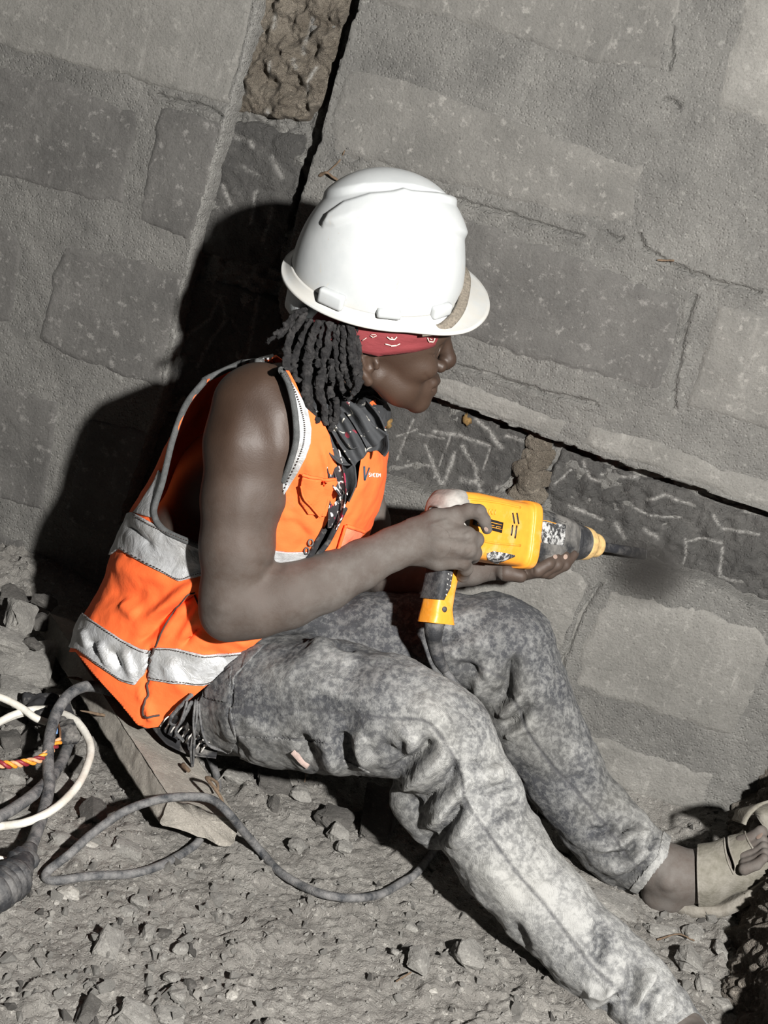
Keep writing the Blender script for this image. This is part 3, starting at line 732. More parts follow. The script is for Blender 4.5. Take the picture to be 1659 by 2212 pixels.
def silver():
    t = NT('reflective_tape'); n = t.noise(22, 6, .7); c = t.mix(t.ramp(n, .4, .75), (.50, .51, .52), (.27, .265, .25))
    w = t.bump(t.noise(1100, 2), .0002, .6); w = t.bump(t.noise(45, 5, .65, dist=1), .006, .55, w)
    return t.done(c, .5, w, Metallic=.25)
M['silver'] = silver()
M['piping'] = simple('grey_piping', (.075, .078, .078), .9, .3, 120, .001)
M['black'] = dusty('black_fabric', (.018, .018, .02), amt=.25, rough=.9)
M['thread'] = simple('dark_thread', (.06, .045, .04), .9)
def hat():
    t = NT('white_hard_hat_plastic'); n = t.noise(18, 6, .7); sc = t.noise(70, 6, .75, co=t.stretch((1, 1, .25), (0, .9, .3)), dist=1.2)
    c = t.mix(t.ramp(n, .3, .7), (.41, .43, .435), (.47, .485, .485))
    c = t.mix(t.math('MULTIPLY', t.math('MULTIPLY', t.ramp(sc, .60, .68), t.ramp(t.noise(7, 3), .46, .56)), .95), c, (.50, .42, .30))
    c = t.mix(t.math('MULTIPLY', t.ramp(t.noise(260, 3, .6), .70, .76), .6), c, (.35, .28, .18))
    c = t.mix(t.math('MULTIPLY', t.attr('grime'), t.ramp(t.noise(50, 4), .3, .6, .3, 1)), c, (.52, .45, .34))
    nb = t.bump(t.noise(40, 4), .0005, .4)
    return t.done(c, t.ramp(n, .3, .7, .33, .48), nb)
M['hat'] = hat()
M['white_plastic'] = dusty('white_plastic', (.62, .66, .67), (.4, .38, .35), .3, .4)
M['webbing'] = simple('grey_webbing', (.23, .20, .16), .95, .35, 300, .0015)
def dread():
    t = NT('dark_dreadlock_hair'); n = t.noise(90, 5, .7); c = t.mix(t.ramp(n, .45, .7), (.020, .019, .020), (.085, .08, .078))
    nb = t.bump(t.noise(500, 5, .8, dist=2), .0035, 1.0); nb = t.bump(t.noise(140, 4, .7), .004, .8, nb)
    return t.done(c, .85, nb)
M['dread'] = dread()
def bandana():
    t = NT('red_bandana_cloth'); n = t.noise(30, 4); c = t.mix(n, (.14, .015, .019), (.22, .035, .039))
    nb = t.bump(t.noise(60, 5, .6, co=t.stretch((.4, .4, 1))), .003, .7)
    return t.done(c, .85, nb)
M['bandana'] = bandana(); M['bandana_print'] = simple('bandana_print', (.62, .46, .40), .9, .2, 200, 0)
def scarf():
    t = NT('black_printed_cloth'); n = t.noise(38, 2, .5, dist=2.2); v = t.voro(36, 'DISTANCE_TO_EDGE'); c = t.mix(t.noise(60), (.020, .022, .025), (.045, .047, .05))
    line = t.math('MULTIPLY', t.ramp(v, .02, .045, 1, 0), t.ramp(n, .60, .66))
    c = t.mix(line, c, (.55, .52, .45)); c = t.mix(t.math('MULTIPLY', t.ramp(t.noise(26, 2, dist=1), .66, .68), .9), c, (.50, .48, .43))
    c = t.mix(t.math('MULTIPLY', t.ramp(t.noise(33, 2), .70, .72), .8), c, (.28, .02, .04))
    return t.done(c, .85, t.bump(t.noise(50, 5, .6), .003, .6))
M['scarf'] = scarf()
def skulls():
    t = NT('black_cloth_with_white_and_red_print'); c = t.mix(t.ramp(t.noise(120, 2, .4), .56, .60), (.022, .02, .022), (.7, .68, .66)); c = t.mix(t.math('MULTIPLY', t.ramp(t.noise(75, 2, .4), .62, .65), .9), c, (.30, .015, .05))
    return t.done(c, .85)
M['skulls'] = skulls()
M['orange'] = dusty('orange_tool_plastic', (.80, .30, .03), (.62, .42, .22), .22, .42, 20, .0004)
M['toolblack'] = dusty('black_tool_casing', (.025, .026, .028), (.22, .21, .195), .62, .55, 30, .0005)
M['toolrubber'] = dusty('black_rubber_grip', (.022, .023, .026), (.15, .145, .14), .4, .7, 40, .0008)
M['collar'] = simple('worn_cream_collar', (.60, .40, .17), .55, .35, 60, .001)
M['steel'] = dusty('dark_steel_bit', (.05, .052, .06), (.25, .24, .23), .35, .45, 60, .0006, Metallic=.5)
M['cable'] = dusty('dusty_black_cable', (.030, .033, .038), (.20, .195, .19), .7, .7, 60, .0012)
M['cable_white'] = dusty('white_cable_sheath', (.66, .64, .58), (.42, .37, .30), .35, .5, 30, .0006)
M['wood'] = concrete('dusty_pale_timber', (.33, .305, .265), (.48, .445, .39), .4, 2.2, .004, .4)
M['rust'] = simple('rusty_nail', (.14, .095, .06), .85, .4, 200, .001)
M['khaki'] = dusty('khaki_strap', (.15, .14, .112), (.25, .235, .205), .5, .85, 30, .001)
M['sole'] = dusty('dusty_sole', (.17, .155, .13), (.27, .255, .225), .5, .9, 30, .001)
M['nail'] = simple('finger_nail', (.30, .22, .18), .4, .1, 60, 0)
M['eye'] = simple('eye_dark', (.012, .010, .009), .3, .1, 60, 0)
M['decal'] = simple('black_sticker', (.015, .015, .017), .4, .2, 90, 0)
def worn_label():
    t = NT('worn_label'); n = t.noise(95, 8, .8, dist=.3); return t.done(t.mix(t.ramp(n, .47, .56), (.03, .03, .032), (.5, .5, .49)), .5)
M['worn'] = worn_label()

# ------------------------------------------------------------------ the man: one continuous body
person = empty('person', FL(430, 1600, .05)); tag(person, 'man in a white hard hat and orange vest seated on the plank, drilling the wall', 'person')
B = Field(); vd = [0, 1, 0]
_y = radians(21); _pt = radians(-3)
hf = nrm([cos(_y)*cos(_pt), sin(_y)*cos(_pt), -sin(_pt)]); hr = nrm(np.cross(hf, [-.05, 0, 1])); hu = np.cross(hr, hf); hr, hu = cos(.2)*hr-sin(.2)*hu, sin(.2)*hr+cos(.2)*hu      # face forward, his right side (towards the lens), crown
HO = W(803, 737, .355)
def H(f, r, u):
    if u < -.03 and f > .0: u = -.03+(u+.03)*.80
    return HO+hf*f+hr*r+hu*u
HAX = [hf, hr, hu]
def he(f, r, u, rad, k=.012, sub=False): B.ell(H(f, r, u), rad, HAX, k, sub)
def hs(a, ra, b, rb, k=.008, sub=False): B.seg(H(*a), ra, H(*b), rb, k, sub=sub)
# torso, neck
B.chain([(440, 1470, .34, 105), (400, 1330, .34, 120), (440, 1190, .34, 125), (520, 1060, .34, 135), (600, 950, .35, 125)], .03, vd, 1.05)
B.chain([(560, 900, .43, 80), (610, 880, .36, 85), (700, 925, .25, 75)], .03)
B.chain([(640, 880, .35, 62), (700, 830, .355, 58), (762, 770, .355, 56)], .02)
# skull and face
he(-.002, 0, .055, (.098, .076, .092), .02)
he(.045, 0, .02, (.052, .066, .07), .02)
hs((.050, .030, -.045), .030, (.050, -.030, -.045), .030, .02)
hs((.010, .046, -.030), .018, (.080, .020, -.080), .016, .018); hs((.010, -.046, -.030), .018, (.080, -.020, -.080), .016, .018)
hs((.086, .011, -.080), .0155, (.086, -.011, -.080), .0155, .014)                     # chin
hs((.086, .018, -.052), .014, (.086, -.018, -.052), .014, .016)                      # muzzle
hs((.098, .016, -.040), .0068, (.098, -.016, -.040), .0068, .008); hs((.104, .006, -.042), .0062, (.104, -.006, -.042), .0062, .006)   # upper lip
hs((.100, .012, -.0580), .0074, (.100, -.012, -.0580), .0074, .007)                  # lower lip
hs((.086, .036, .048), .011, (.093, 0, .045), .011, .014); hs((.086, -.036, .048), .011, (.093, 0, .045), .011, .014)             # brow
hs((.096, 0, .032), .0085, (.112, 0, -.002), .0105, .010)                            # nose bridge
hs((.114, 0, -.008), .0115, (.110, 0, -.012), .0115, .006)
hs((.102, .0145, -.013), .0090, (.096, .015, -.011), .0070, .006); hs((.102, -.0145, -.013), .0090, (.096, -.015, -.011), .0070, .006)
he(.066, .046, -.006, (.026, .018, .018), .014); he(.066, -.046, -.006, (.026, .018, .018), .014)                                # cheek bones
he(.082, .030, .020, (.012, .015, .012), .007, True); he(.082, -.030, .020, (.012, .015, .012), .007, True)                      # eye sockets
he(.074, .030, .019, (.0155, .0165, .0145), .004); he(.074, -.030, .019, (.0155, .0165, .0145), .004)                            # lids
hs((.116, .034, .0185), .0016, (.074, .052, .0165), .0012, .002, True)
hs((.112, .020, -.0485), .0013, (.094, .026, -.0505), .0016, .003, True)                                                          # mouth line
hs((.108, .0095, -.020), .0034, (.100, .0095, -.014), .0034, .003, True); hs((.108, -.0095, -.020), .0034, (.100, -.0095, -.014), .0034, .003, True)
he(.098, .016, .0, (.010, .006, .010), .006, True) if False else None
# the ear: rim, lobe, bowl
for sgn in (1, -1):
    y0 = .070*sgn; rim = [(-.004, -.026), (-.022, -.008), (-.028, .010), (-.022, .024), (-.008, .028), (.002, .020)]
    he(-.013, .066*sgn, .0, (.017, .010, .026), .006)
    for a, b in zip(rim[:-1], rim[1:]): hs((a[0], y0+.009*sgn, a[1]), .0042, (b[0], y0+.009*sgn, b[1]), .0042, .004)
    hs((-.006, y0+.004*sgn, -.028), .0075, (-.012, y0+.006*sgn, -.020), .006, .006)
    hs((-.010, y0+.009*sgn, .004), .0075, (-.007, y0+.007*sgn, -.004), .0065, .003, True)
    hs((-.016, y0+.006*sgn, .014), .003, (-.008, y0+.006*sgn, .018), .003, .003, True)
    hs((.002, y0+.002*sgn, -.006), .004, (.001, y0+.002*sgn, .0), .004, .003)
# near (right) arm
B.chain([(575, 880, .44, 70), (548, 880, .455, 83), (535, 960, .475, 90), (522, 1080, .49, 83), (512, 1180, .50, 76), (500, 1290, .505, 64), (492, 1325, .505, 58)], .02)
B.chain([(498, 1322, .505, 58), (550, 1308, .495, 68), (620, 1285, .475, 70), (700, 1258, .455, 61), (780, 1220, .43, 50), (850, 1185, .412, 43), (890, 1168, .403, 40)], .015)
B.chain([(890, 1168, .403, 39), (925, 1160, .395, 42)], .015)
# right hand closed on the pistol grip, back of the hand to the lens
for c in ([(895, 1142, .398, 22), (940, 1125, .398, 24), (984, 1116, .388, 21)], [(895, 1160, .405, 24), (950, 1152, .408, 26), (1008, 1158, .398, 21)],
          [(895, 1182, .402, 24), (950, 1180, .408, 26), (1010, 1186, .398, 20)], [(895, 1200, .395, 22), (945, 1206, .400, 24), (998, 1212, .392, 19)]):
    B.chain(c, .010)
B.chain([(984, 1113, .388, 19), (1012, 1104, .388, 16.5), (1034, 1106, .388, 16.5)], .004)            # index
B.chain([(1034, 1106, .388, 16.5), (1046, 1124, .384, 14), (1052, 1143, .379, 11.5)], .003)
B.chain([(1008, 1158, .398, 20), (1028, 1166, .380, 17), (1024, 1172, .350, 15.5)], .004); B.chain([(1024, 1172, .350, 15.5), (996, 1178, .325, 14), (975, 1180, .322, 12)], .003)
B.chain([(1010, 1186, .398, 19), (1024, 1194, .380, 16.5), (1022, 1202, .350, 15)], .004); B.chain([(1022, 1202, .350, 15), (994, 1206, .325, 14), (972, 1206, .322, 12)], .003)
B.chain([(998, 1212, .392, 18), (1006, 1228, .378, 15.5), (1000, 1243, .357, 14)], .004); B.chain([(1000, 1243, .357, 14), (984, 1240, .335, 12.5), (968, 1236, .328, 11)], .003)
B.chain([(905, 1150, .380, 24), (925, 1128, .350, 22), (950, 1120, .325, 17), (985, 1128, .305, 13)], .008)      # thumb round the far side
# far (left) arm
B.chain([(715, 940, .25, 62), (770, 1010, .20, 50), (792, 1130, .17, 46), (790, 1235, .16, 42)], .02)
B.chain([(790, 1235, .16, 42), (850, 1258, .19, 40), (930, 1252, .215, 34), (1020, 1234, .225, 27), (1060, 1226, .225, 25)], .015)
# left hand under the gear casing, fingertips up on the near side
B.chain([(1055, 1226, .225, 24), (1100, 1226, .222, 27), (1140, 1228, .200, 24)], .010)
B.chain([(1060, 1216, .21, 20), (1110, 1212, .19, 22), (1150, 1212, .17, 20)], .010)
for c in ([(1130, 1238, .212, 17), (1160, 1232, .222, 14.5), (1184, 1218, .215, 13), (1199, 1202, .196, 11)], [(1135, 1234, .200, 17), (1174, 1234, .208, 14.5), (1202, 1220, .200, 13), (1220, 1201, .182, 11)],
          [(1140, 1228, .188, 17), (1186, 1236, .192, 14.5), (1219, 1220, .186, 13), (1238, 1199, .166, 11)], [(1146, 1222, .172, 16), (1190, 1228, .165, 13), (1224, 1214, .158, 11.5), (1241, 1196, .145, 10)]):
    B.chain(c, .0035)
B.chain([(1070, 1222, .225, 20), (1092, 1236, .242, 18), (1124, 1244, .238, 15)], .006)
# legs inside the trousers and the bare left foot
B.chain([(460, 1480, .38, 70), (700, 1520, .43, 78), (960, 1600, .475, 55), (1080, 1820, .51, 50), (1290, 2060, .555, 45), (1460, 2215, .60, 42)], .02)
B.chain([(575, 850, .462, 60), (600, 900, .472, 52), (606, 960, .478, 48), (585, 1060, .48, 46)], .025)
B.chain([(560, 1430, .28, 70), (900, 1390, .215, 60), (1080, 1410, .20, 50), (1180, 1620, .22, 46), (1330, 1800, .26, 50), (1400, 1860, .27, 48)], .02)
B.chain([(1400, 1860, .27, 50), (1440, 1880, .275, 54), (1462, 1898, .275, 50)], .015)
B.chain([(1440, 1885, .275, 50), (1425, 1930, .275, 36), (1450, 1940, .275, 34)], .012)                        # heel
B.chain([(1455, 1888, .275, 50), (1520, 1885, .27, 46), (1590, 1862, .26, 40), (1632, 1836, .255, 30)], .015)
B.chain([(1440, 1930, .275, 32), (1520, 1918, .27, 28), (1600, 1880, .26, 24)], .015)
AN = W(1468, 2228, .608); B.seg(AN, .032, AN+[.02, 0, -.018], .030, .012); B.seg(AN+[.01, 0, -.008], .032, AN+[.03, -.07, .03], .026, .012); B.seg(AN+[.02, 0, -.02], .026, AN+[.035, -.08, .015], .022, .012); B.seg(AN+[.03, -.07, .03], .024, AN+[.04, -.13, .055], .014, .008); B.seg(AN+[.035, -.07, .025], .022, AN+[.06, -.12, .045], .012, .008)
B.ell(W(1441, 1905, .315), (.013, .010, .013), np.eye(3), .008)
for i, (a, b, r) in enumerate(((1628, 1812, 15), (1632, 1828, 11), (1634, 1842, 10), (1636, 1856, 10), (1634, 1868, 10))):
    B.chain([(a-26, b+10, .262+.012*i, r+3), (a, b, .262+.012*i, r+1), (a+16, b-14, .262+.012*i, r)], .003)
lo, hi = (-.66, -.72, -.02), (.50, -.04, .97)
base = B.mesh(.0042, lo, hi).tri()
boxes = [(H(.02, 0, .0)-.125, H(.02, 0, .0)+np.array([.13, .125, .06]), .0016)]
def wbox(pts, pad, cell): P = np.array([W(*p) for p in pts]); boxes.append((P.min(0)-pad, P.max(0)+pad, cell))
wbox([(900, 1100, .41), (1060, 1260, .31), (900, 1260, .31), (1060, 1100, .41)], .012, .0016)
wbox([(1085, 1190, .25), (1250, 1260, .14), (1250, 1190, .25), (1085, 1260, .14)], .008, .0016)
wbox([(1590, 1790, .33), (1659, 1880, .24), (1659, 1790, .24), (1590, 1880, .33)], .01, .0018)
parts = []
for i, (l, h, c) in enumerate(boxes):
    q = B.mesh(c, l, h).tri(); cn = q.v[q.f].mean(1); keep = ((cn > l+c*.5) & (cn < h-c*.5)).all(1)
    for l2, h2, c2 in boxes[:i]: keep &= ~((cn > l2+c2*3) & (cn < h2-c2*3)).all(1)
    q.f = q.f[keep]; parts.append(q)
cn = base.v[base.f].mean(1); keep = np.ones(len(base.f), bool)
for l, h, c in boxes: keep &= ~((cn > l+.0062) & (cn < h-.0062)).all(1)
base.f = base.f[keep]; smooth(base, 2, .4)
body = join(base, *parts); us, inv = np.unique(body.f, return_inverse=True); body = Msh(body.v[us], inv.reshape(-1, 3))
strokes(body, [
 ([(515, 860), (500, 960), (495, 1040)], 26, 2.5), ([(590, 900), (600, 980), (585, 1060)], 22, 2), ([(560, 1060), (545, 1130), (560, 1200)], 20, -2.0), ([(470, 1000), (470, 1120), (462, 1240)], 20, 1.8),
 ([(545, 1215), (590, 1228), (620, 1222)], 9, -2.0), ([(480, 1330), (470, 1300)], 20, 2.5), ([(600, 1250), (700, 1222), (800, 1185)], 16, 1.6), ([(560, 1345), (700, 1300), (820, 1240)], 14, 1.5),
 ([(640, 1290), (760, 1245)], 12, -1.2), ([(612, 828), (600, 812)], 5, -1.0)], (.40, .70))
strokes(body, [([(925, 1135), (975, 1120)], 4.5, 1.2), ([(930, 1158), (1000, 1160)], 4.5, 1.3), ([(930, 1182), (1000, 1186)], 4.5, 1.2), ([(1004, 1150), (1012, 1166)], 9, 1.8), ([(1004, 1184), (1014, 1196)], 8, 1.8),
 ([(940, 1168), (1005, 1174)], 5, -.9), ([(940, 1144), (990, 1138)], 5, -1.0), ([(940, 1196), (998, 1200)], 5, -.9), ([(1028, 1096), (1040, 1112)], 5, .9), ([(1022, 1120), (1034, 1122)], 2, -.5),
 ([(1150, 1220), (1152, 1240)], 3, -1), ([(1130, 1215), (1136, 1236)], 3, -1), ([(985, 1228), (1002, 1232)], 2, -.6)], (.1, .45))
strokes(body, [([(915, 806), (922, 815), (930, 828)], 5, -.8), ([(942, 836), (935, 839), (925, 837)], 2.0, -.8), ([(928, 766), (940, 770), (950, 771)], 2.2, -.9), ([(925, 760), (938, 763), (950, 764)], 2, .5), ([(1500, 1860), (1490, 1830)], 6, .8)], (.2, .5))
strokes(body, [([(1420, 1880+i*9), (1440, 1868+i*10), (1448, 1850+i*10)], 3, -.8) for i in range(5)], (.2, .4))
P = body.v; x, y = PR(P)
dust = np.clip(sst(560, 900, x)*1.0*sst(900, 1100, y)+sst(900, 1300, y)*.75, 0, 1.2); dust = np.where((y < 905) & (x > 640), .04, dust); dust = np.where(x > 1300, 1.4, dust); dust = np.where((x > 1085) & (x < 1260) & (y < 1270), .35, dust)
link('body', body, M['skin'], person, attrs={'dust': dust})

# nails
bb = body.bvh()
def nail(px, py, ax, ay, r1, r2, parent):
    h, n = hit(bb, px, py)
    if h is None: return
    s = mpp(h); a = nrm(RT*ax-UP*ay); n = nrm(n); a = nrm(a-n*(a@n)); b = np.cross(n, a); t = np.linspace(0, 2*pi, 16, endpoint=False)
    ring = [h+n*.0006+a*cos(q)*r1*s+b*sin(q)*r2*s for q in t]; V = np.array(ring+[h+n*.0014]); F = np.array([[i, (i+1) % 16, 16] for i in range(16)])
    link('fingernail', Msh(V, F), M['nail'], parent)
for q in ((1050, 1143, .3, 1, 7, 4.5), (1199, 1203, .7, -.6, 7, 5), (1221, 1203, .7, -.6, 7, 5)): nail(*q, person)
nail(1641, 1806, .5, -.8, 9, 7, person)

# ------------------------------------------------------------------ the trousers
J = Field()
J.chain([(395, 1540, .34, 55), (430, 1500, .34, 100), (520, 1500, .36, 118), (640, 1490, .38, 118)], .03, vd, 1.15)
J.chain([(600, 1425, .30, 95), (700, 1385, .27, 95)], .03)
J.chain([(500, 1510, .41, 112), (600, 1515, .44, 132), (720, 1525, .465, 137), (840, 1545, .49, 128), (930, 1580, .505, 112), (965, 1610, .51, 102)], .02)
J.chain([(965, 1612, .51, 102), (1000, 1690, .515, 100), (1035, 1760, .52, 100), (1090, 1855, .53, 98), (1180, 1960, .548, 92), (1270, 2050, .565, 88), (1350, 2120, .58, 80), (1410, 2180, .59, 72), (1470, 2240, .60, 64)], .02)
J.chain([(640, 1400, .28, 90), (800, 1385, .25, 100), (950, 1385, .235, 104), (1060, 1392, .225, 104), (1092, 1408, .225, 104)], .02)
J.chain([(1092, 1410, .225, 104), (1125, 1490, .228, 98), (1165, 1580, .234, 92), (1215, 1670, .242, 86), (1275, 1755, .252, 80), (1330, 1815, .26, 76), (1392, 1858, .268, 66), (1425, 1878, .27, 60)], .02)
for p in ((1040, 1700, .525, 62, 1066, 1690, 50), (1075, 1735, .53, 50, 1095, 1725, 44), (900, 1720, .50, 60, 935, 1770, 62), (1300, 1760, .262, 50, 1370, 1790, 40), (1265, 1800, .26, 48, 1310, 1850, 44), (1290, 1840, .265, 36, 1350, 1895, 34),
          (1240, 2120, .565, 50, 1290, 2165, 48), (1340, 2060, .565, 40, 1400, 2110, 46)):
    J.chain([(p[0], p[1], p[2], p[3]), (p[4], p[5], p[2], p[6])], .012)
jeans = smooth(J.mesh(.0036, (-.62, -.74, -.02), (.46, -.05, .52)), 3, .5)
near, far = (.40, .75), (.05, .36); FOLD = 2.0
# big folds round both knees, then wrinkles, then the sewn seams
strokes(jeans, [(q[0], q[1]*1.25, q[2]*FOLD) for q in [
 ([(640, 1590), (660, 1620), (690, 1655)], 13, -9), ([(700, 1590), (712, 1625), (730, 1660)], 12, 6), ([(735, 1585), (742, 1620), (765, 1660)], 11, -9), ([(780, 1580), (775, 1620), (800, 1660)], 12, 6),
 ([(925, 1590), (915, 1620), (880, 1655), (840, 1675)], 13, -13), ([(960, 1600), (950, 1640), (900, 1680), (860, 1700)], 13, 8), ([(985, 1640), (975, 1680), (930, 1720), (885, 1745)], 11, -10), ([(1010, 1660), (1000, 1700), (960, 1760), (910, 1790)], 12, 6),
 ([(1000, 1720), (980, 1760), (950, 1800), (925, 1830)], 11, -10), ([(1030, 1740), (1005, 1790), (975, 1830)], 11, 5), ([(1085, 1630), (1060, 1648), (1000, 1655)], 9, -3), ([(1110, 1688), (1080, 1700), (1030, 1712)], 8, -4.5), ([(1130, 1740), (1100, 1750), (1050, 1790)], 9, -2.5),
 ([(1085, 1660), (1050, 1680)], 12, 6), ([(820, 1600), (860, 1630), (880, 1600)], 10, -5), ([(850, 1560), (890, 1600), (870, 1640)], 10, 5), ([(905, 1500), (930, 1540), (960, 1570)], 16, 3),
 ([(660, 1380), (720, 1410), (770, 1440)], 20, 5), ([(720, 1390), (745, 1405), (770, 1400)], 8, -5), ([(560, 1470), (640, 1450), (760, 1500)], 24, 4), ([(600, 1540), (700, 1545), (800, 1555)], 20, -3),
 ([(1100, 1990), (1130, 2040), (1120, 2090)], 10, -6), ([(1290, 1985), (1300, 2040), (1280, 2090)], 12, -6), ([(1180, 1900), (1150, 1950)], 16, 3), ([(1040, 1860), (1090, 1920), (1130, 1960)], 20, 3), ([(1230, 1950), (1260, 2010)], 18, 3),
 ([(1375, 2075), (1370, 2130), (1340, 2180)], 10, -11), ([(1400, 2090), (1400, 2130), (1375, 2180)], 9, 8), ([(1430, 2120), (1400, 2150), (1385, 2200)], 8, -9), ([(1340, 2150), (1310, 2180), (1290, 2190)], 10, -9), ([(1260, 2130), (1300, 2150), (1335, 2140)], 10, 7),
 ([(1450, 2150), (1440, 2180), (1400, 2212)], 8, 6), ([(1250, 2160), (1290, 2175), (1330, 2172)], 9, 5)]], near)
strokes(jeans, [(q[0], q[1]*1.25, q[2]*FOLD) for q in [
 ([(500, 1600), (520, 1622), (540, 1640)], 10, -4), ([(520, 1560), (560, 1570), (600, 1610)], 16, 3)]], near)
strokes(jeans, [(q[0], q[1]*1.25, q[2]*FOLD) for q in [
 ([(1120, 1410), (1105, 1450), (1090, 1500), (1060, 1525)], 10, -13), ([(1060, 1430), (1040, 1470), (1030, 1510)], 13, 8), ([(1145, 1470), (1110, 1520), (1070, 1550)], 11, 7), ([(1150, 1520), (1110, 1560), (1080, 1570)], 8, -8),
 ([(1160, 1550), (1120, 1580), (1090, 1590)], 8, 5), ([(960, 1420), (1000, 1400), (1060, 1380)], 16, 5), ([(900, 1370), (980, 1345), (1040, 1320)], 14, 4), ([(930, 1395), (990, 1370)], 9, -5), ([(870, 1300), (880, 1350), (900, 1390)], 16, -4),
 ([(980, 1440), (1020, 1440), (1050, 1470)], 9, -5), ([(1190, 1450), (1160, 1500), (1150, 1530)], 12, 4), ([(1210, 1700), (1250, 1680), (1290, 1690)], 9, -4), ([(1250, 1640), (1230, 1600)], 15, 3),
 ([(1265, 1800), (1310, 1795), (1330, 1775)], 8, -8), ([(1280, 1830), (1330, 1830), (1360, 1800)], 8, 7), ([(1300, 1850), (1350, 1845), (1380, 1810)], 7, -8), ([(1310, 1875), (1360, 1870), (1400, 1830)], 8, 6), ([(1330, 1900), (1370, 1890), (1400, 1850)], 6, -7),
 ([(1380, 1770), (1360, 1790), (1330, 1810)], 7, -7), ([(1400, 1790), (1380, 1820)], 6, 5), ([(1420, 1800), (1400, 1840)], 5, -4)]], far)
SEAM = [([(470, 1540), (560, 1528), (640, 1532), (760, 1543), (860, 1552), (900, 1553), (925, 1562), (955, 1595), (985, 1650), (1000, 1700), (1006, 1735), (1050, 1795), (1120, 1890), (1180, 1960), (1232, 2030), (1290, 2100), (1325, 2130), (1345, 2150), (1352, 2212)], near),
        ([(515, 1592), (600, 1594), (650, 1600), (705, 1603), (725, 1630), (790, 1665)], near), ([(470, 1440), (500, 1470), (500, 1560), (520, 1620)], near), ([(920, 1440), (960, 1431), (1010, 1428), (1060, 1452), (1092, 1470), (1095, 1492), (1125, 1540), (1140, 1580), (1190, 1650), (1250, 1715), (1320, 1800), (1355, 1850), (1410, 1902)], far),
        ([(660, 1330), (700, 1352), (770, 1362), (800, 1385)], None), ([(505, 1480), (540, 1400), (560, 1385)], near)]
for pts, rg in SEAM:
    off = [(a+5, b-5) for a, b in pts]
    strokes(jeans, [(pts, 3.5, -1.6), (off, 4, 1.2)], rg)
P = jeans.v; n = jeans.normals()
P += n*(fbm(P, 24, 3, 51)*.0030+fbm(P, 60, 3, 52)*.0012)[:, None]
x, y = PR(P)
g = -np.minimum(poly_sd(x, y, [(1447, 1795), (1372, 1932), (1800, 2100), (1800, 1700)]), 1e9)
g = poly_sd(x, y, [(1449, 1798), (1437, 1850), (1372, 1932), (1420, 2005), (1620, 2000), (1600, 1780)])      # open at the left ankle
g = np.minimum(g, poly_sd(x, y, [(340, 1360), (560, 1340), (540, 1385), (500, 1420), (455, 1480), (425, 1510), (428, 1545), (400, 1600), (360, 1640), (300, 1600)]))
jc = clip(jeans, g/500); x, y = PR(jc.v); seam = np.zeros(len(jc.v)); rel = jc.a
dj = -jc.v[:, 1]
for pts, rg in SEAM:
    d_, _ = line_d(x, y, spline(pts, len(pts)*4)); k = np.exp(-(d_/3.2)**2)
    if rg: k = k*((dj > rg[0]) & (dj < rg[1]))
    seam = np.maximum(seam, k)
isn = dj > .40
dust = np.where(isn, .12+.58*sst(720, 1100, x), .0+.28*sst(1100, 1350, x)+.5*sst(1350, 1440, x))
jo = link('trousers', jc, M['denim'], person, attrs={'dust': np.clip(dust+np.clip(rel/.012, -.34, .3), 0, 1), 'seam': seam}); jo['label'] = 'dusty acid-washed grey denim trousers'
md = jo.modifiers.new('solid', 'SOLIDIFY'); md.thickness = .0022; md.offset = -1
jm = jeans; x, y = PR(jm.v); dj = -jm.v[:, 1]
def jpatch(name, poly, off=.0022, lim=near, lab=None, dust=.2):
    q = sub_poly(jm, poly, off, .0, .0012, np.where((dj > lim[0]) & (dj < lim[1]), 1, -1)*1.0)
    if len(q.f): o = link(name, q, M['denim'], jo, attrs={'dust': np.full(len(q.v), dust), 'seam': np.zeros(len(q.v))})
jpatch('waistband', [(448, 1478), (560, 1372), (572, 1395), (508, 1462), (500, 1530), (512, 1600), (500, 1625), (440, 1600), (430, 1520)], .0028, (.2, .75))
jpatch('belt_loop', [(446, 1490), (504, 1440), (500, 1520), (446, 1508)], .0048, (.2, .75))
jpatch('pocket_flap', [(515, 1590), (600, 1592), (650, 1600), (708, 1602), (728, 1632), (800, 1668), (700, 1690), (520, 1640)], .002)
jpatch('trouser_cuff', [(1432, 1796), (1452, 1798), (1440, 1852), (1374, 1936), (1360, 1920), (1420, 1848)], .002, far, dust=.9)
jb = jm.bvh()
link('rivet', tube([W(720, 1348, .335), W(740, 1352, .33)], [.006, .005], 8, 5), M['rust'], jo) if False else None
lab = trace(jb, [(635, 1620), (655, 1642), (668, 1652)], .002, 8)
if len(lab) > 2: link('pocket_label', ribbon(lab, .012, CAM-lab[0], .0012, 8, 3), simple('pale_patch', (.36, .27, .24), .9), jo)

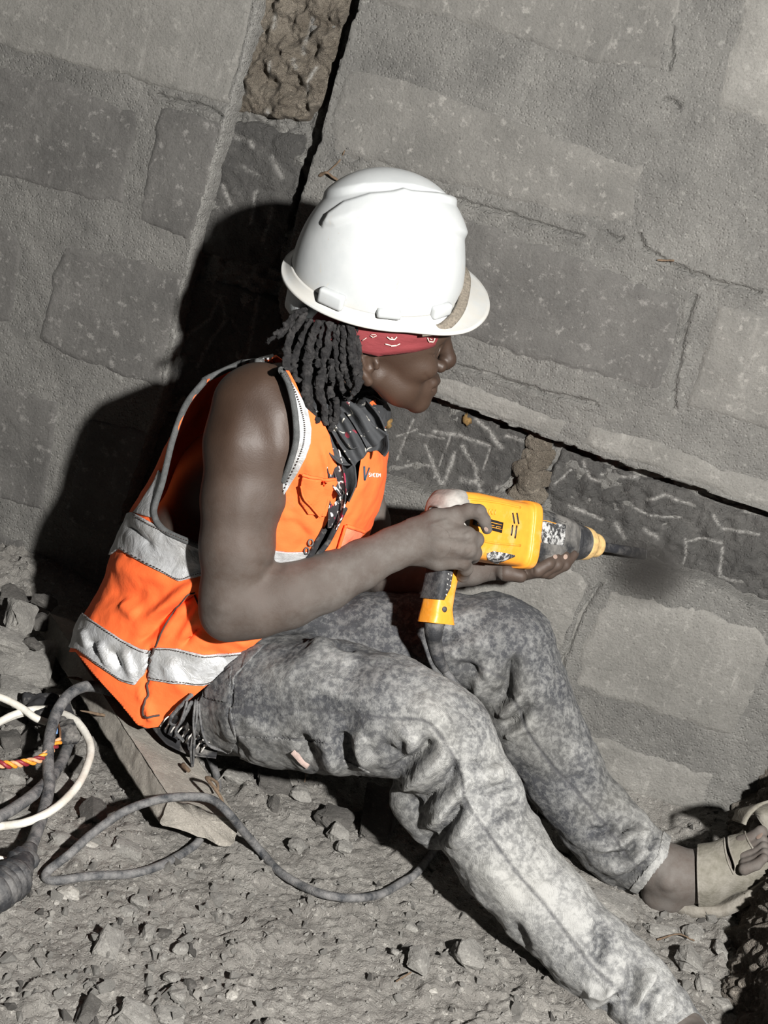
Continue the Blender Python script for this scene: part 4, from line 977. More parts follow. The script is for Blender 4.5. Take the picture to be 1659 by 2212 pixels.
# ------------------------------------------------------------------ the orange vest
VR = [  # left px, right px, centre depth, half depth
 ((583, 772), (742, 800), .365, .13), ((510, 788), (800, 868), .36, .155), ((440, 826), (822, 925), .355, .165), ((395, 905), (829, 1000), .35, .165), ((358, 990), (818, 1075), .345, .16),
 ((300, 1090), (792, 1150), .34, .155), ((262, 1170), (770, 1205), .335, .15), ((222, 1260), (725, 1270), .335, .15), ((180, 1335), (690, 1340), .335, .155), ((163, 1408), (640, 1400), .335, .16),
 ((170, 1470), (600, 1470), .335, .16), ((180, 1560), (570, 1560), .335, .155), ((200, 1640), (560, 1640), .335, .15)]
def vest_mesh(nr=240, nt=360):
    L = spline([r[0] for r in VR], nr); R_ = spline([r[1] for r in VR], nr); dc = spline([[r[2], r[3]] for r in VR], nr)
    th = np.linspace(0, 2*pi, nt, endpoint=False); secs = []
    for i in range(nr):
        c = W(*(L[i]+R_[i])*.5, dc[i, 0]); e = (W(*R_[i], dc[i, 0])-W(*L[i], dc[i, 0]))*.5
        ax = np.array([.02, -1, .10]); co, si = np.cos(th), np.sin(th); pw = .86
        secs.append(c+np.outer(np.sign(co)*np.abs(co)**pw, e)+np.outer(np.sign(si)*np.abs(si)**pw, ax*dc[i, 1]))
    S = np.array(secs); V = np.transpose(S, (1, 0, 2)).reshape(-1, 3)
    return Msh(V, grid_faces(nt, nr, True)).tri()
vm = vest_mesh()
if (vm.normals()*(vm.v-vm.v.mean(0))).sum() < 0: vm.f = vm.f[:, ::-1].copy()
vl = (.30, .70)
strokes(vm, [(q[0], q[1], q[2]*1.6) for q in [
 ([(310, 1345), (370, 1300), (410, 1270), (460, 1225)], 12, 9), ([(325, 1355), (385, 1310), (430, 1275)], 9, -7), ([(345, 1390), (375, 1340), (400, 1300)], 8, 5), ([(300, 1390), (350, 1345)], 9, -5), ([(380, 1400), (420, 1340), (450, 1290)], 9, 5),
 ([(395, 1395), (430, 1350)], 8, -5), ([(200, 1380), (215, 1420)], 7, -5), ([(222, 1385), (240, 1440)], 6, 5), ([(245, 1400), (262, 1450)], 6, -5), ([(270, 1400), (290, 1465)], 7, 5), ([(185, 1360), (195, 1400)], 6, 4),
 ([(240, 1210), (300, 1240), (380, 1250)], 18, 4), ([(230, 1280), (320, 1290)], 20, -4), ([(260, 1300), (300, 1330)], 14, 5), ([(270, 1130), (300, 1150), (340, 1190)], 10, -4),
 ([(400, 1180), (440, 1200), (460, 1230)], 12, -5), ([(300, 1480), (320, 1530), (330, 1560)], 8, 6), ([(325, 1390), (318, 1440), (312, 1560)], 4, -6), ([(360, 1420), (400, 1500)], 14, 3),
 ([(440, 1400), (500, 1430)], 14, -4), ([(470, 1360), (540, 1400)], 12, 4),
 ([(665, 960), (672, 1050), (650, 1100)], 12, 2), ([(620, 1100), (660, 1150), (640, 1200)], 14, -3), ([(690, 950), (705, 1010), (708, 1060)], 7, 2.5),
 ([(800, 1000), (760, 1100), (720, 1200)], 12, 3), ([(780, 1060), (740, 1140), (690, 1200)], 8, -2.5), ([(600, 1110), (640, 1120), (680, 1150)], 9, 2), ([(810, 930), (815, 1000)], 8, 2)]], vl)
x, y = PR(vm.v); fr = front(vm); P = vm.v
vm.v = vm.v+vm.normals()*(fbm(P, 9, 3, 61)*.004+fbm(P, 26, 3, 62)*.0022)[:, None]
x, y = PR(vm.v); nearv = fr > .0
ARM = [(601, 790), (575, 782), (520, 786), (470, 800), (432, 836), (400, 880), (374, 950), (352, 1040), (336, 1090), (334, 1112), (345, 1135), (372, 1155), (440, 1182), (470, 1186), (560, 1180), (594, 1150), (600, 1095), (612, 1040), (632, 985), (640, 940), (636, 880), (622, 825)]
NECK = [(560, 740), (612, 778), (640, 830), (660, 880), (700, 915), (712, 940), (722, 985), (735, 1030), (733, 1058), (715, 1110), (700, 1142), (690, 1160), (680, 1190), (655, 1215), (652, 1235), (672, 1240), (700, 1190), (722, 1140), (748, 1090), (772, 1052), (782, 985), (800, 960), (806, 900), (800, 868), (860, 840), (820, 740)]
HEM = [(100, 1405), (163, 1408), (200, 1455), (255, 1515), (296, 1566), (318, 1574), (342, 1570), (352, 1555), (400, 1520), (450, 1478), (500, 1436), (560, 1384), (640, 1330), (720, 1300), (900, 1260), (900, 1900), (100, 1900)]
g = poly_sd(x, y, HEM)/500
an = poly_sd(x, y, ARM)/500; nk = poly_sd(x, y, NECK)/500
g = np.minimum(g, np.maximum(an, -fr*2)); g = np.minimum(g, np.where(fr > -.35, nk, 1))
g = np.minimum(g, ((y-x*.0)-(755))/500)
vc = clip(vm, g)
vo = link('safety_vest', vc, M['vest'], person); vo['label'] = 'orange high-visibility vest with silver bands'
md = vo.modifiers.new('solid', 'SOLIDIFY'); md.thickness = .0022; md.offset = -1
gv_ = np.minimum(np.maximum(an, -fr*2), nk)
def vpatch(name, poly, mat, off=.002, nearlim=None, g2=None, th=.0012):
    q = sub_poly(vm, poly, off, nearlim, th, np.minimum(gv_*500, 1e9) if g2 is None else g2)
    if len(q.f): return link(name, q, mat, vo)
gh = np.minimum(g*500, 1e9)
vpatch('reflective_band', [(150, 1200), (262, 1115), (288, 1107), (330, 1130), (380, 1152), (440, 1170), (520, 1180), (620, 1192), (760, 1190), (745, 1225), (640, 1232), (520, 1245), (440, 1243), (390, 1256), (340, 1232), (258, 1186), (150, 1260)], M['silver'], .0030, None)
vpatch('reflective_band', [(100, 1310), (176, 1322), (200, 1340), (262, 1380), (305, 1402), (330, 1404), (322, 1440), (292, 1480), (262, 1470), (215, 1438), (168, 1402), (100, 1390)], M['silver'], .0034, None, gh)
vpatch('reflective_band', [(336, 1398), (380, 1400), (440, 1414), (480, 1412), (520, 1408), (600, 1395), (600, 1410), (520, 1432), (470, 1470), (440, 1480), (400, 1478), (322, 1468), (328, 1420)], M['silver'], .0034, None, gh)
# the band over the shoulder and down the front of the armhole
vpatch('reflective_band', [(545, 792), (560, 776), (590, 768), (605, 790), (632, 830), (664, 880), (672, 925), (670, 955), (660, 990), (634, 1035), (612, 1070), (601, 1080), (604, 1030), (618, 995), (634, 960), (642, 930), (640, 880), (628, 830), (605, 795), (580, 780)], M['silver'], .0030, 0)
# side strip hanging from the back band
vpatch('reflective_band', [(300, 1095), (335, 1040), (345, 1015), (352, 1030), (334, 1090), (330, 1118), (290, 1107)], M['silver'], .0026, 0)
vb = vm.bvh(); WD = nrm(CAM-W(500, 1100, .4))
def edge_tube(name, pts, r, mat, off=.002, n=None, parent=None, flat=1.0):
    q = trace(vb, pts, off, n or len(pts)*6)
    if len(q) > 3: return link(name, tube(q, r, 8, len(q)*2, flat=flat), mat, parent or vo)
arm_in = [(ARM[i][0], ARM[i][1]) for i in range(len(ARM))]
edge_tube('piping', [ARM[0]]+ARM[1:13], .0048, M['piping'], .001)
edge_tube('piping', ARM[17:]+[ARM[0]], .0048, M['piping'], .001)
vpatch('orange_edge', [(596, 784), (606, 790), (624, 824), (638, 880), (645, 935), (640, 975), (618, 1030), (604, 1080), (600, 1060), (612, 1020), (630, 980), (638, 938), (632, 880), (618, 826)], M['vest'], .0042, 0)
# dark facing inside the neck and zip edges
edge_tube('zip_tape', [(700, 1142), (688, 1165), (672, 1195), (655, 1216)], .0045, M['black'], .002)
edge_tube('zip_tape', [(745, 1096), (722, 1142), (704, 1175), (680, 1206), (668, 1236)], .0040, M['black'], .002)
zp = [W(a, b, .478) for a, b in ((694, 1160), (682, 1178), (668, 1200), (660, 1225))]
for (a, b) in ((671, 1172), (662, 1190)):
    h, n_ = hit(vb, a, b, W(a, b, .48)); t = np.linspace(0, 2*pi, 20); e1 = nrm(RT-WD*(RT@WD)); e2 = np.cross(WD, e1); s = mpp(h)
    link('zip_ring', tube([h+WD*.004+(e1*cos(q)*5+e2*sin(q)*7)*s for q in t], .0012, 6, 40, caps=False), M['toolblack'], vo)
# chest pocket with its sagging flap, lower pocket, seams and stitching
vpatch('chest_pocket', [(653, 1040), (658, 1032), (705, 1048), (716, 1052), (708, 1085), (700, 1112), (690, 1108), (664, 1108), (650, 1082), (648, 1060)], M['vest'], .006, 0, th=.002)
pf = vpatch('pocket_flap', [(655, 1022), (680, 1030), (718, 1036), (712, 1050), (700, 1090), (690, 1112), (672, 1092), (655, 1064), (650, 1042)], M['vest'], .010, 0, th=.002)
edge_tube('pocket_seam', [(655, 1021), (685, 1030), (718, 1035)], .0022, M['vest'], .009)
edge_tube('pocket_seam', [(650, 1045), (660, 1075), (680, 1100), (690, 1112)], .0014, M['vest'], .010)
vpatch('lower_pocket', [(742, 1140), (752, 1133), (782, 1146), (770, 1170), (750, 1190), (720, 1205)], simple('faded_orange', (.80, .19, .10), .8), .004, 0)
edge_tube('pocket_seam', [(745, 1133), (738, 1160), (722, 1204)], .0022, M['vest'], .005); edge_tube('pocket_seam', [(748, 1134), (783, 1147)], .0028, M['vest'], .005)
for pts in ([(336, 1398), (358, 1350), (400, 1290), (420, 1280)],):
    edge_tube('side_seam', pts, .0012, M['thread'], .001)
edge_tube('side_seam', [(334, 1400), (324, 1440), (318, 1500), (312, 1545), (345, 1544)], .0016, M['thread'], .0035)
edge_tube('side_seam', [(420, 1285), (440, 1330), (455, 1345)], .0012, M['thread'], .001)
def stitches(pts, n, off):
    q = trace(vb, pts, off, n*2); ms = [tube([q[i], q[i+1]], .0007, 5, 2) for i in range(0, len(q)-1, 2)]
    if ms: o = link('stitching', join(*ms), M['thread'], vo); o['kind'] = 'stuff'
stitches([(180, 1328), (215, 1352), (262, 1383), (305, 1406), (326, 1408)], 40, .0055); stitches([(170, 1402), (215, 1434), (262, 1466), (290, 1474)], 34, .0055)
stitches([(340, 1402), (380, 1404), (440, 1418), (480, 1416), (530, 1410)], 40, .0055); stitches([(326, 1464), (400, 1474), (440, 1476), (466, 1466), (510, 1436)], 40, .0055)
stitches([(290, 1112), (330, 1135), (380, 1157), (436, 1173)], 30, .005); stitches([(262, 1184), (340, 1227), (388, 1250), (436, 1240)], 30, .005)
stitches([(590, 776), (625, 822), (650, 880), (658, 930), (648, 980), (612, 1060)], 60, .005)
# printed mark on the far front panel
def vprint(name, polys, mat, off=.0008):
    ms = []
    for p_ in polys:
        q = sub_poly(vm, p_, off, None, .0004)
        if len(q.f): ms.append(q)
    if ms: return link(name, join(*ms), mat, vo)
def bar(x0, y0, x1, y1, w):
    d_ = np.array([x1-x0, y1-y0], float); d_ /= np.linalg.norm(d_); n_ = np.array([-d_[1], d_[0]])*w/2; a = np.array([x0, y0]); b = np.array([x1, y1]); return [tuple(a+n_), tuple(b+n_), tuple(b-n_), tuple(a-n_)]
navy = simple('navy_print', (.012, .045, .075), .7, .1, 90, 0); wp = simple('white_print', (.85, .80, .74), .7, .1, 90, 0)
def decal_strokes(name, bars, mat, bvh, parent, off=.0012, w=1.6, seg=4):
    """lettering laid on a curved surface, one thin flat stroke after another"""
    ms = []
    for b_ in bars:
        q = trace(bvh, [(b_[0], b_[1]), (b_[2], b_[3])], off, seg)
        if len(q) < 2: continue
        s = mpp(q[0]); ww = (b_[4] if len(b_) > 4 else w)*s
        ms.append(ribbon(q, ww, nrm(CAM-q[0]), .0004, len(q), 3))
    if ms: return link(name, join(*ms), mat, parent)
decal_strokes('logo_emblem', [(786, 1007, 787, 1037, 4.5), (797, 1010, 787, 1038, 3.0)], navy, vb, vo)
def letters(word, x0, y0, dx, dy, w, h, gap):
    """stroke letters; (dx, dy) unit writing direction in the picture"""
    G = {'S': [(1, 1, 0, 1), (0, 1, 0, .5), (0, .5, 1, .5), (1, .5, 1, 0), (1, 0, 0, 0)], 'H': [(0, 0, 0, 1), (1, 0, 1, 1), (0, .5, 1, .5)], 'C': [(1, 1, 0, 1), (0, 1, 0, 0), (0, 0, 1, 0)], 'O': [(0, 0, 0, 1), (1, 0, 1, 1), (0, 1, 1, 1), (0, 0, 1, 0)],
         'M': [(0, 0, 0, 1), (1, 0, 1, 1), (0, 1, .5, .4), (.5, .4, 1, 1)], 'I': [(.5, 0, .5, 1)], 'N': [(0, 0, 0, 1), (0, 1, 1, 0), (1, 0, 1, 1)], 'G': [(1, 1, 0, 1), (0, 1, 0, 0), (0, 0, 1, 0), (1, 0, 1, .5), (1, .5, .5, .5)],
         'W': [(0, 1, .25, 0), (.25, 0, .5, .7), (.5, .7, .75, 0), (.75, 0, 1, 1)], 'A': [(0, 0, .5, 1), (.5, 1, 1, 0), (.25, .4, .75, .4)], 'L': [(0, 1, 0, 0), (0, 0, 1, 0)], 'T': [(0, 1, 1, 1), (.5, 0, .5, 1)]}
    out = []; ux, uy = dy, -dx
    for i, ch in enumerate(word):
        ox, oy = x0+dx*i*(w+gap), y0+dy*i*(w+gap)
        for a, b, c, d in G[ch]: out.append((ox+dx*a*w+ux*b*h, oy+dy*a*w+uy*b*h, ox+dx*c*w+ux*d*h, oy+dy*c*w+uy*d*h))
    return out
decal_strokes('logo_lettering', letters('SHCOM', 796, 1029, .995, .05, 3.4, 7.5, 1.9), wp, vb, vo, w=1.3)

# ------------------------------------------------------------------ the scarf round the neck and down the opening
th = np.linspace(0, 2*pi, 14)
link('neck_scarf', tube([W(662, 872, .42), W(690, 908, .43), W(728, 925, .41), W(775, 912, .37), W(803, 888, .31), W(780, 830, .27), W(720, 800, .26), W(670, 810, .31)], [.020, .026, .027, .027, .024, .02, .02, .02], 18, 60, wob=.3, seed=3), M['scarf'], person)
def fold_strip(name, pts, wid, mat, fold=.006, nf=3, th_=.0015, seed=0, nu=40, nv=28, face=None):
    P = spline(pts, nu); T = np.gradient(P, axis=0); T /= np.linalg.norm(T, axis=1, keepdims=True)
    w = np.interp(np.linspace(0, 1, nu), np.linspace(0, 1, len(wid)), wid); S = np.cross(T, face if face is not None else nrm(CAM-P[0])); S /= np.linalg.norm(S, axis=1, keepdims=True); N = np.cross(S, T)
    t = np.linspace(-.5, .5, nv); u = np.linspace(0, 1, nu)
    hh = np.cos(t[None]*pi*2*nf+1.5*np.sin(u[:, None]*3+seed)+seed)*fold-np.abs(t[None]*2)**2.5*.014
    V = P[:, None]+S[:, None]*(w[:, None]*t)[..., None]+N[:, None]*hh[..., None]*-1
    V = V+N[:, None]*(fbm(V, 40, 3, seed)*.002)[..., None]
    q = Msh(V.reshape(-1, 3), grid_faces(nu, nv)); n = q.normals()
    if (n*(CAM-q.v)).sum() < 0: q.f = q.f[:, ::-1].copy()
    return link(name, solid(q, th_), mat, person)
fold_strip('neck_scarf_end', [W(726, 880, .452), W(750, 910, .462), W(775, 945, .466), W(800, 972, .462)], [.034, .050, .052, .062], M['scarf'], .006, 2.5, seed=1)
fold_strip('neck_scarf_end', [W(775, 885, .44), W(798, 918, .452), W(815, 958, .452), W(812, 975, .452)], [.030, .034, .030, .024], M['scarf'], .005, 1.5, seed=2)
fold_strip('neck_scarf_end', [W(712, 930, .475), W(725, 960, .478), W(742, 980, .475), W(760, 984, .465)], [.018, .026, .026, .02], M['scarf'], .004, 1.5, seed=3)
fold_strip('hanging_scarf', [W(708, 930, .468), W(718, 980, .476), W(728, 1030, .478), (W(742, 1068, .478))], [.016, .019, .020, .008], M['skulls'], .003, 1, seed=4)
fold_strip('hanging_scarf', [W(735, 975, .455), W(744, 1010, .46), W(748, 1040, .462), W(745, 1075, .462)], [.026, .028, .026, .010], M['scarf'], .004, 1.2, seed=5)
fold_strip('hanging_scarf', [W(728, 1050, .455), W(728, 1080, .462), W(725, 1110, .466), W(718, 1140, .47)], [.022, .022, .018, .010], M['skulls'], .003, 1.2, seed=6)
sh = Field(); sh.chain([(735, 930, .36, 45), (730, 1010, .365, 60), (690, 1120, .37, 66), (600, 1220, .34, 80)], .03, vd, 1.0); shm = smooth(sh.mesh(.006, (-.62, -.56, .2), (-.15, -.2, .75)), 2)
link('black_undershirt', shm, M['black'], person)
# striped shirt tail and the strings hanging at the hip
fold_strip('striped_shirt_tail', [W(352, 1560, .455), W(385, 1585, .468), (W(420, 1605, .47)), W(470, 1622, .46)], [.03, .042, .035, .02], M['black'], .003, 2, seed=7)
stripes = []
for i in range(9):
    a = 350+i*11; b = 1545+i*7
    stripes.append(tube([W(a+14, b+2, .480), W(a+4, b+12, .483), W(a-4, b+24, .480)], .0013, 6, 8))
o = link('white_stripe', join(*stripes), simple('white_cotton', (.5, .48, .45), .9), person); o['kind'] = 'stuff'
for pts in ([(415, 1500, .50), (395, 1520, .51), (372, 1545, .512), (368, 1562, .51), (385, 1565, .51), (402, 1540, .513), (415, 1515, .51)], [(404, 1515, .512), (392, 1555, .516), (380, 1580, .512), (396, 1600, .50)],
            [(422, 1512, .51), (418, 1560, .515), (420, 1600, .51), (416, 1655, .49), (413, 1610, .505), (424, 1560, .51), (426, 1515, .508)], [(430, 1520, .505), (435, 1570, .508), (450, 1608, .495), (485, 1622, .47), (520, 1626, .45)]):
    link('drawstring', tube([W(*p) for p in pts], .0032, 8, 50, flat=.6, wob=.3), M['cable'], person)

# ------------------------------------------------------------------ the red bandana
bm_ = Field(); hd = Field()
def bd(u0, u1, off):
    secs = []
    for u in np.linspace(u0, u1, 10):
        ring = []
        for t in np.linspace(0, 2*pi, 96, endpoint=False):
            f, r = cos(t), sin(t); lift = .008*f
            rr = 1.0+off
            uu = u+.024*max(0, f)**.8*(1-(u-.014)/.056); ring.append(HO+hf*(-.002+f*.1015*rr)+hr*(r*.086*rr)+hu*(uu+.002*sin(3*t+u*200)))
        secs.append(ring)
    return np.array(secs)
bs = bd(.014, .070, .0)
bands_ = Msh(np.transpose(bs, (1, 0, 2)).reshape(-1, 3), grid_faces(96, 10, True))
if (bands_.normals()*(bands_.v-bands_.v.mean(0))).sum() < 0: bands_.f = bands_.f[:, ::-1].copy()
sb = bands_
strokes(sb, [([(772, 740), (850, 745), (940, 735)], 3, -1), ([(768, 715), (790, 735), (800, 760)], 4, 1.5), ([(790, 715), (860, 735), (960, 728)], 5, 1.5)])
bo = link('bandana', solid(sb, .0025), M['bandana'], person); bo['label'] = 'red printed bandana under the hard hat'
bbv = sb.bvh()
decal_strokes('bandana_print', [(836, 727, 842, 732, 2.5), (842, 732, 852, 733, 3), (852, 733, 857, 727, 2.5), (845, 728, 848, 730, 2), (832, 742, 844, 745, 2.2), (844, 746, 856, 745, 3.2), (856, 745, 864, 741, 2), (922, 729, 926, 737, 2.4), (926, 737, 935, 738, 3), (935, 738, 938, 730, 2.4), (928, 731, 932, 733, 2), (783, 735, 792, 729, 1.6), (800, 724, 806, 728, 1.6), (806, 728, 814, 724, 1.6), (802, 722, 812, 722, 1.4)], M['bandana_print'], bbv, bo, .0022, seg=5)

# ------------------------------------------------------------------ dreadlocks
DM = []
DL = [([(658, 672), (650, 690), (628, 724), (619, 765), (622, 812), (640, 820)], 8), ([(672, 690), (650, 735), (636, 775), (636, 812), (648, 824)], 7), ([(690, 694), (672, 740), (664, 790), (662, 850), (672, 890), (688, 912)], 10), ([(700, 694), (692, 735), (688, 775), (684, 790)], 7),
      ([(712, 696), (708, 745), (698, 790), (692, 830), (698, 880), (704, 918)], 9), ([(722, 700), (726, 750), (732, 800), (738, 830), (740, 845)], 7), ([(742, 700), (744, 750), (746, 800), (758, 835)], 9.5), ([(757, 700), (760, 745), (766, 790), (774, 828), (760, 850)], 10), ([(735, 700), (732, 735), (736, 755)], 7),
      ([(716, 778), (717, 805), (722, 832)], 6.5), ([(712, 836), (716, 870), (720, 900), (714, 930)], 8), ([(736, 826), (748, 850), (756, 862)], 8.5), ([(668, 878), (672, 896), (678, 912)], 6), ([(756, 838), (770, 834), (777, 822)], 7), ([(664, 666), (640, 678), (610, 712), (592, 722)], 6.5), ([(655, 684), (628, 705), (600, 730)], 6),
      ([(600, 722), (585, 732), (578, 740)], 4), ([(682, 840), (690, 870), (700, 895)], 7), ([(655, 820), (660, 850), (668, 880)], 6.5), ([(725, 860), (728, 890), (724, 915)], 7.5), ([(770, 705), (774, 740), (776, 790), (778, 815)], 6)]
rr = random.Random(9)
for i, (pts, r) in enumerate(DL):
    dpth = [.436+.012*((i*7) % 5)/5-.012*(j/(len(pts)-1))*(-1 if j > 2 else 1)+.018*(q[1] > 800) for j, q in enumerate(pts)]
    P = [W(q[0], q[1], d_+.014+.012*(q[1] > 850)) for q, d_ in zip(pts, dpth)]; s = mpp(P[0])
    DM.append(tube(P, [r*s*.8, r*s, r*s*1.03, r*s, r*s*.7], 12, 60, wob=.55, seed=i+3)); link('dreadlock', DM[-1], M['dread'], person)
for i in range(16):
    x0 = 665+i*7.0; bend = rr.uniform(-14, 4); ln = rr.uniform(120, 215)-max(0, x0-730)*1.4
    P = [W(x0, 690, .425), W(x0+bend*.5, 690+ln*.4, .428), W(x0+bend, 690+ln*.75, .43), W(x0+bend+5, 690+ln, .436)]
    DM.append(tube(P, [.0055, .0065, .0062, .004], 10, 44, wob=.5, seed=i+40)); link('dreadlock', DM[-1], M['dread'], person)
for i in range(10):
    x0 = 640+i*10; ln = rr.uniform(100, 170); P = [W(x0+20, 680, .36-.01*i), W(x0, 690+ln*.4, .37), W(x0-8, 690+ln, .39)]
    link('dreadlock', tube(P, [.006, .0065, .005], 10, 36, wob=.5, seed=i+70), M['dread'], person)
rf = np.random.RandomState(4); fz = []
for q in DM:
    n = q.normals(); idx = rf.choice(len(q.v), min(len(q.v), 150), False)
    for k in idx:
        a = q.v[k]; d_ = nrm(n[k]+rf.normal(size=3)*.7); e_ = nrm(np.cross(d_, rf.normal(size=3))); l_ = rf.uniform(.0012, .0038)
        p1 = a+d_*l_*.6; p2 = p1+nrm(d_*.3+e_)*l_*.6; p3 = p2+nrm(e_-d_*.8)*l_*.5; w_ = np.cross(d_, e_)*.00016
        fz.append(np.array([a-w_, a+w_, p1-w_, p1+w_, p2-w_, p2+w_, p3-w_, p3+w_]))
F8 = np.array([[0, 1, 3, 2], [2, 3, 5, 4], [4, 5, 7, 6]]); fzv = np.vstack(fz); fzf = np.vstack([F8+8*i for i in range(len(fz))])
o = link('hair_fuzz', Msh(fzv, fzf), M['dread'], person); o['kind'] = 'stuff'
hb_ = Field(); hb_.chain([(700, 690, .36, 60), (705, 740, .365, 58)], .02, vd, 1.2); link('back_hair', smooth(hb_.mesh(.005, HO-.2, HO+.2), 2), M['dread'], person)

# ------------------------------------------------------------------ the white hard hat
hyw = .44; hp = -.115; hrl = .335
kf = nrm([cos(hyw)*cos(hp), sin(hyw)*cos(hp), -sin(hp)]); kr = nrm(np.cross(kf, [0, 0, 1])); ku = np.cross(kr, kf); kr, ku = cos(hrl)*kr-sin(hrl)*ku, sin(hrl)*kr+cos(hrl)*ku
KO = W(812, 603, .365)
def dome(nph=220, nth=90):
    ph = np.linspace(0, 2*pi, nph, endpoint=False); V = []
    for j in range(nth):
        t = j/(nth-1)*pi/2; c, s_ = cos(t), sin(t); c = c**.82
        for p_ in ph:
            f = cos(p_); r = sin(p_); a = .121 if f > 0 else .119; b = .104
            V.append(KO+kf*(f*a*c)+kr*(r*b*c)+ku*(.149*s_**1.0))
    V = np.array(V).reshape(nth, nph, 3); return Msh(np.transpose(V, (1, 0, 2)).reshape(-1, 3), grid_faces(nph, nth, True)).tri()
dm = dome()
if (dm.normals()*(dm.v-KO)).sum() < 0: dm.f = dm.f[:, ::-1].copy()
# moulded crest and side ridges, worked in the hat's own frame so both sides match
L_ = dm.v-KO; lf, lr, lu = L_@kf, L_@kr, L_@ku; N_ = dm.normals(); D = np.zeros(len(dm.v)); al = np.abs(lr)
cw = .014+.010*sst(.09, -.05, lf); D += .0065*sst(cw+.005, cw-.003, al)*sst(.07, .11, lu)*sst(-.085, -.065, lf)
D += .0105*sst(.082+lf*.08, .076+lf*.08, al)*sst(.038, .046, al)*sst(.083, .100, lu+.05*lf)*sst(-.078, -.060, lf)
D *= 0
dm.v = dm.v+N_*D[:, None]
raise_poly(dm, [(700, 486), (712, 462), (745, 438), (800, 421), (870, 415), (940, 427), (985, 440), (1012, 470), (1020, 520), (985, 505), (940, 484), (890, 468), (830, 464), (770, 470), (725, 484)], 7.5, 7)
raise_poly(dm, [(700, 424), (718, 398), (760, 376), (800, 360), (850, 356), (905, 366), (950, 388), (995, 430), (985, 440), (940, 424), (890, 411), (850, 408), (790, 408), (740, 418)], 6.0, 6)
raise_poly(dm, [(700, 486), (760, 455), (860, 445), (960, 460), (1010, 520), (960, 545), (860, 510), (760, 500)], 2.5, 30)
hatroot = empty('hard_hat', KO); tag(hatroot, 'scuffed white hard hat worn over the red bandana', 'hard hat')
x, y = PR(dm.v); gr = np.exp(-((lu-.0)/.010)**2)*.5+.45*np.exp(-(poly_sd(x, y, [(905, 650), (925, 620), (940, 640), (930, 668)]).clip(0)/6)**2)*0
link('shell', dm, M['hat'], hatroot, attrs={'grime': gr})
def brim():
    n = 220; secs = []
    for p_ in np.linspace(0, 2*pi, n, endpoint=False):
        f = cos(p_); r = sin(p_); a = .121 if f > 0 else .119; b = .104
        vis = sst(.15, .80, f); back = sst(-.3, -.9, f)
        w = .012+.031*vis*(1-.25*abs(r)**2); drop = .008-.001*vis
        nd = nrm([f/a, r/b]); ring = []
        base_ = KO+kf*f*a+kr*r*b-ku*(.000)
        for (q, h) in ((-.02, .006), (.0, .008), (.12, .005), (.5, .002), (.9, .0015), (1.0, .003), (1.03, 0), (1.0, -.002), (.5, -.002), (0, -.002), (-.1, -.003)):
            ring.append(base_+(kf*nd[0]+kr*nd[1])*w*q+ku*(h-drop*q**1.5))
        secs.append(ring)
    S = np.array(secs); k = S.shape[1]; i, j = np.meshgrid(np.arange(n), np.arange(k), indexing='ij')
    a_ = i*k+j; b_ = ((i+1) % n)*k+j; c_ = ((i+1) % n)*k+(j+1) % k; d_ = i*k+(j+1) % k
    return Msh(S.reshape(-1, 3), np.stack([a_, b_, c_, d_], -1).reshape(-1, 4)).tri()
bq_ = brim(); nn_ = bq_.normals(); top = bq_.v.reshape(220, -1, 3)[:, 3].mean(0)
if (nn_.reshape(220, -1, 3)[:, 3]@ku).sum() < 0: bq_.f = bq_.f[:, ::-1].copy()
link('brim', bq_, M['hat'], hatroot, attrs={'grime': np.full(len(bq_.v), .28)})
def onhat(phi, u, off=0.0):
    f, r = cos(phi), sin(phi); a = .121 if f > 0 else .119; c = sqrt(max(0, 1-(u/.149)**2))**.82; nd = nrm([f/a, r/.104]); o_ = kf*nd[0]+kr*nd[1]
    return KO+kf*f*a*c+kr*r*.104*c+ku*u+o_*off, o_, nrm(np.cross(ku, o_))
for ph_, hw, hh in ((radians(128), .0185, .011), (radians(90), .0165, .0055), (radians(52), .0165, .009)):
    for sg in (1, -1):
        c, o_, t_ = onhat(ph_*sg, .010, .003); c = c+ku*.002
        link('slot_boss', box_mesh(c, t_*hw, o_*.0065, ku*hh, .35), M['hat'], hatroot, attrs=None)
# chin strap lying over the visor, suspension band showing under the back of the brim
sp = [onhat(radians(68), -.010, .012)[0], onhat(radians(62), -.008, .015)[0], onhat(radians(55), -.004, .019)[0], onhat(radians(42), .004, .014)[0], onhat(radians(26), .012, .006)[0], onhat(radians(0), .022, .003)[0], onhat(radians(-25), .018, .004)[0], onhat(radians(-50), .004, .020)[0]]
q = ribbon(sp, .0135, ku*1.0+kr*.8, .0022, 50, 5, .001); link('chin_strap', q, M['webbing'], hatroot)
sus = []
for p_ in np.linspace(radians(95), radians(265), 40):
    f, r = cos(p_), sin(p_); ring = []
    w_ = .016+.010*sst(radians(100), radians(125), p_)
    for h in np.linspace(-1, 1, 6): ring.append(KO+kf*(f*.104)+kr*(r*.089)-ku*(.026+.010*sst(0, -1, f)+h*-w_))
    sus.append(ring)
S = np.array(sus); q = Msh(S.reshape(-1, 3), grid_faces(40, 6)); 
if (q.normals()*(q.v-KO)).sum() < 0: q.f = q.f[:, ::-1].copy()
link('suspension_band', solid(q, .002), M['white_plastic'], hatroot)
c, o_, t_ = onhat(radians(165), -.035, -.004); link('adjuster', box_mesh(c, t_*.024, o_*.006, ku*.022, .5), M['white_plastic'], hatroot)

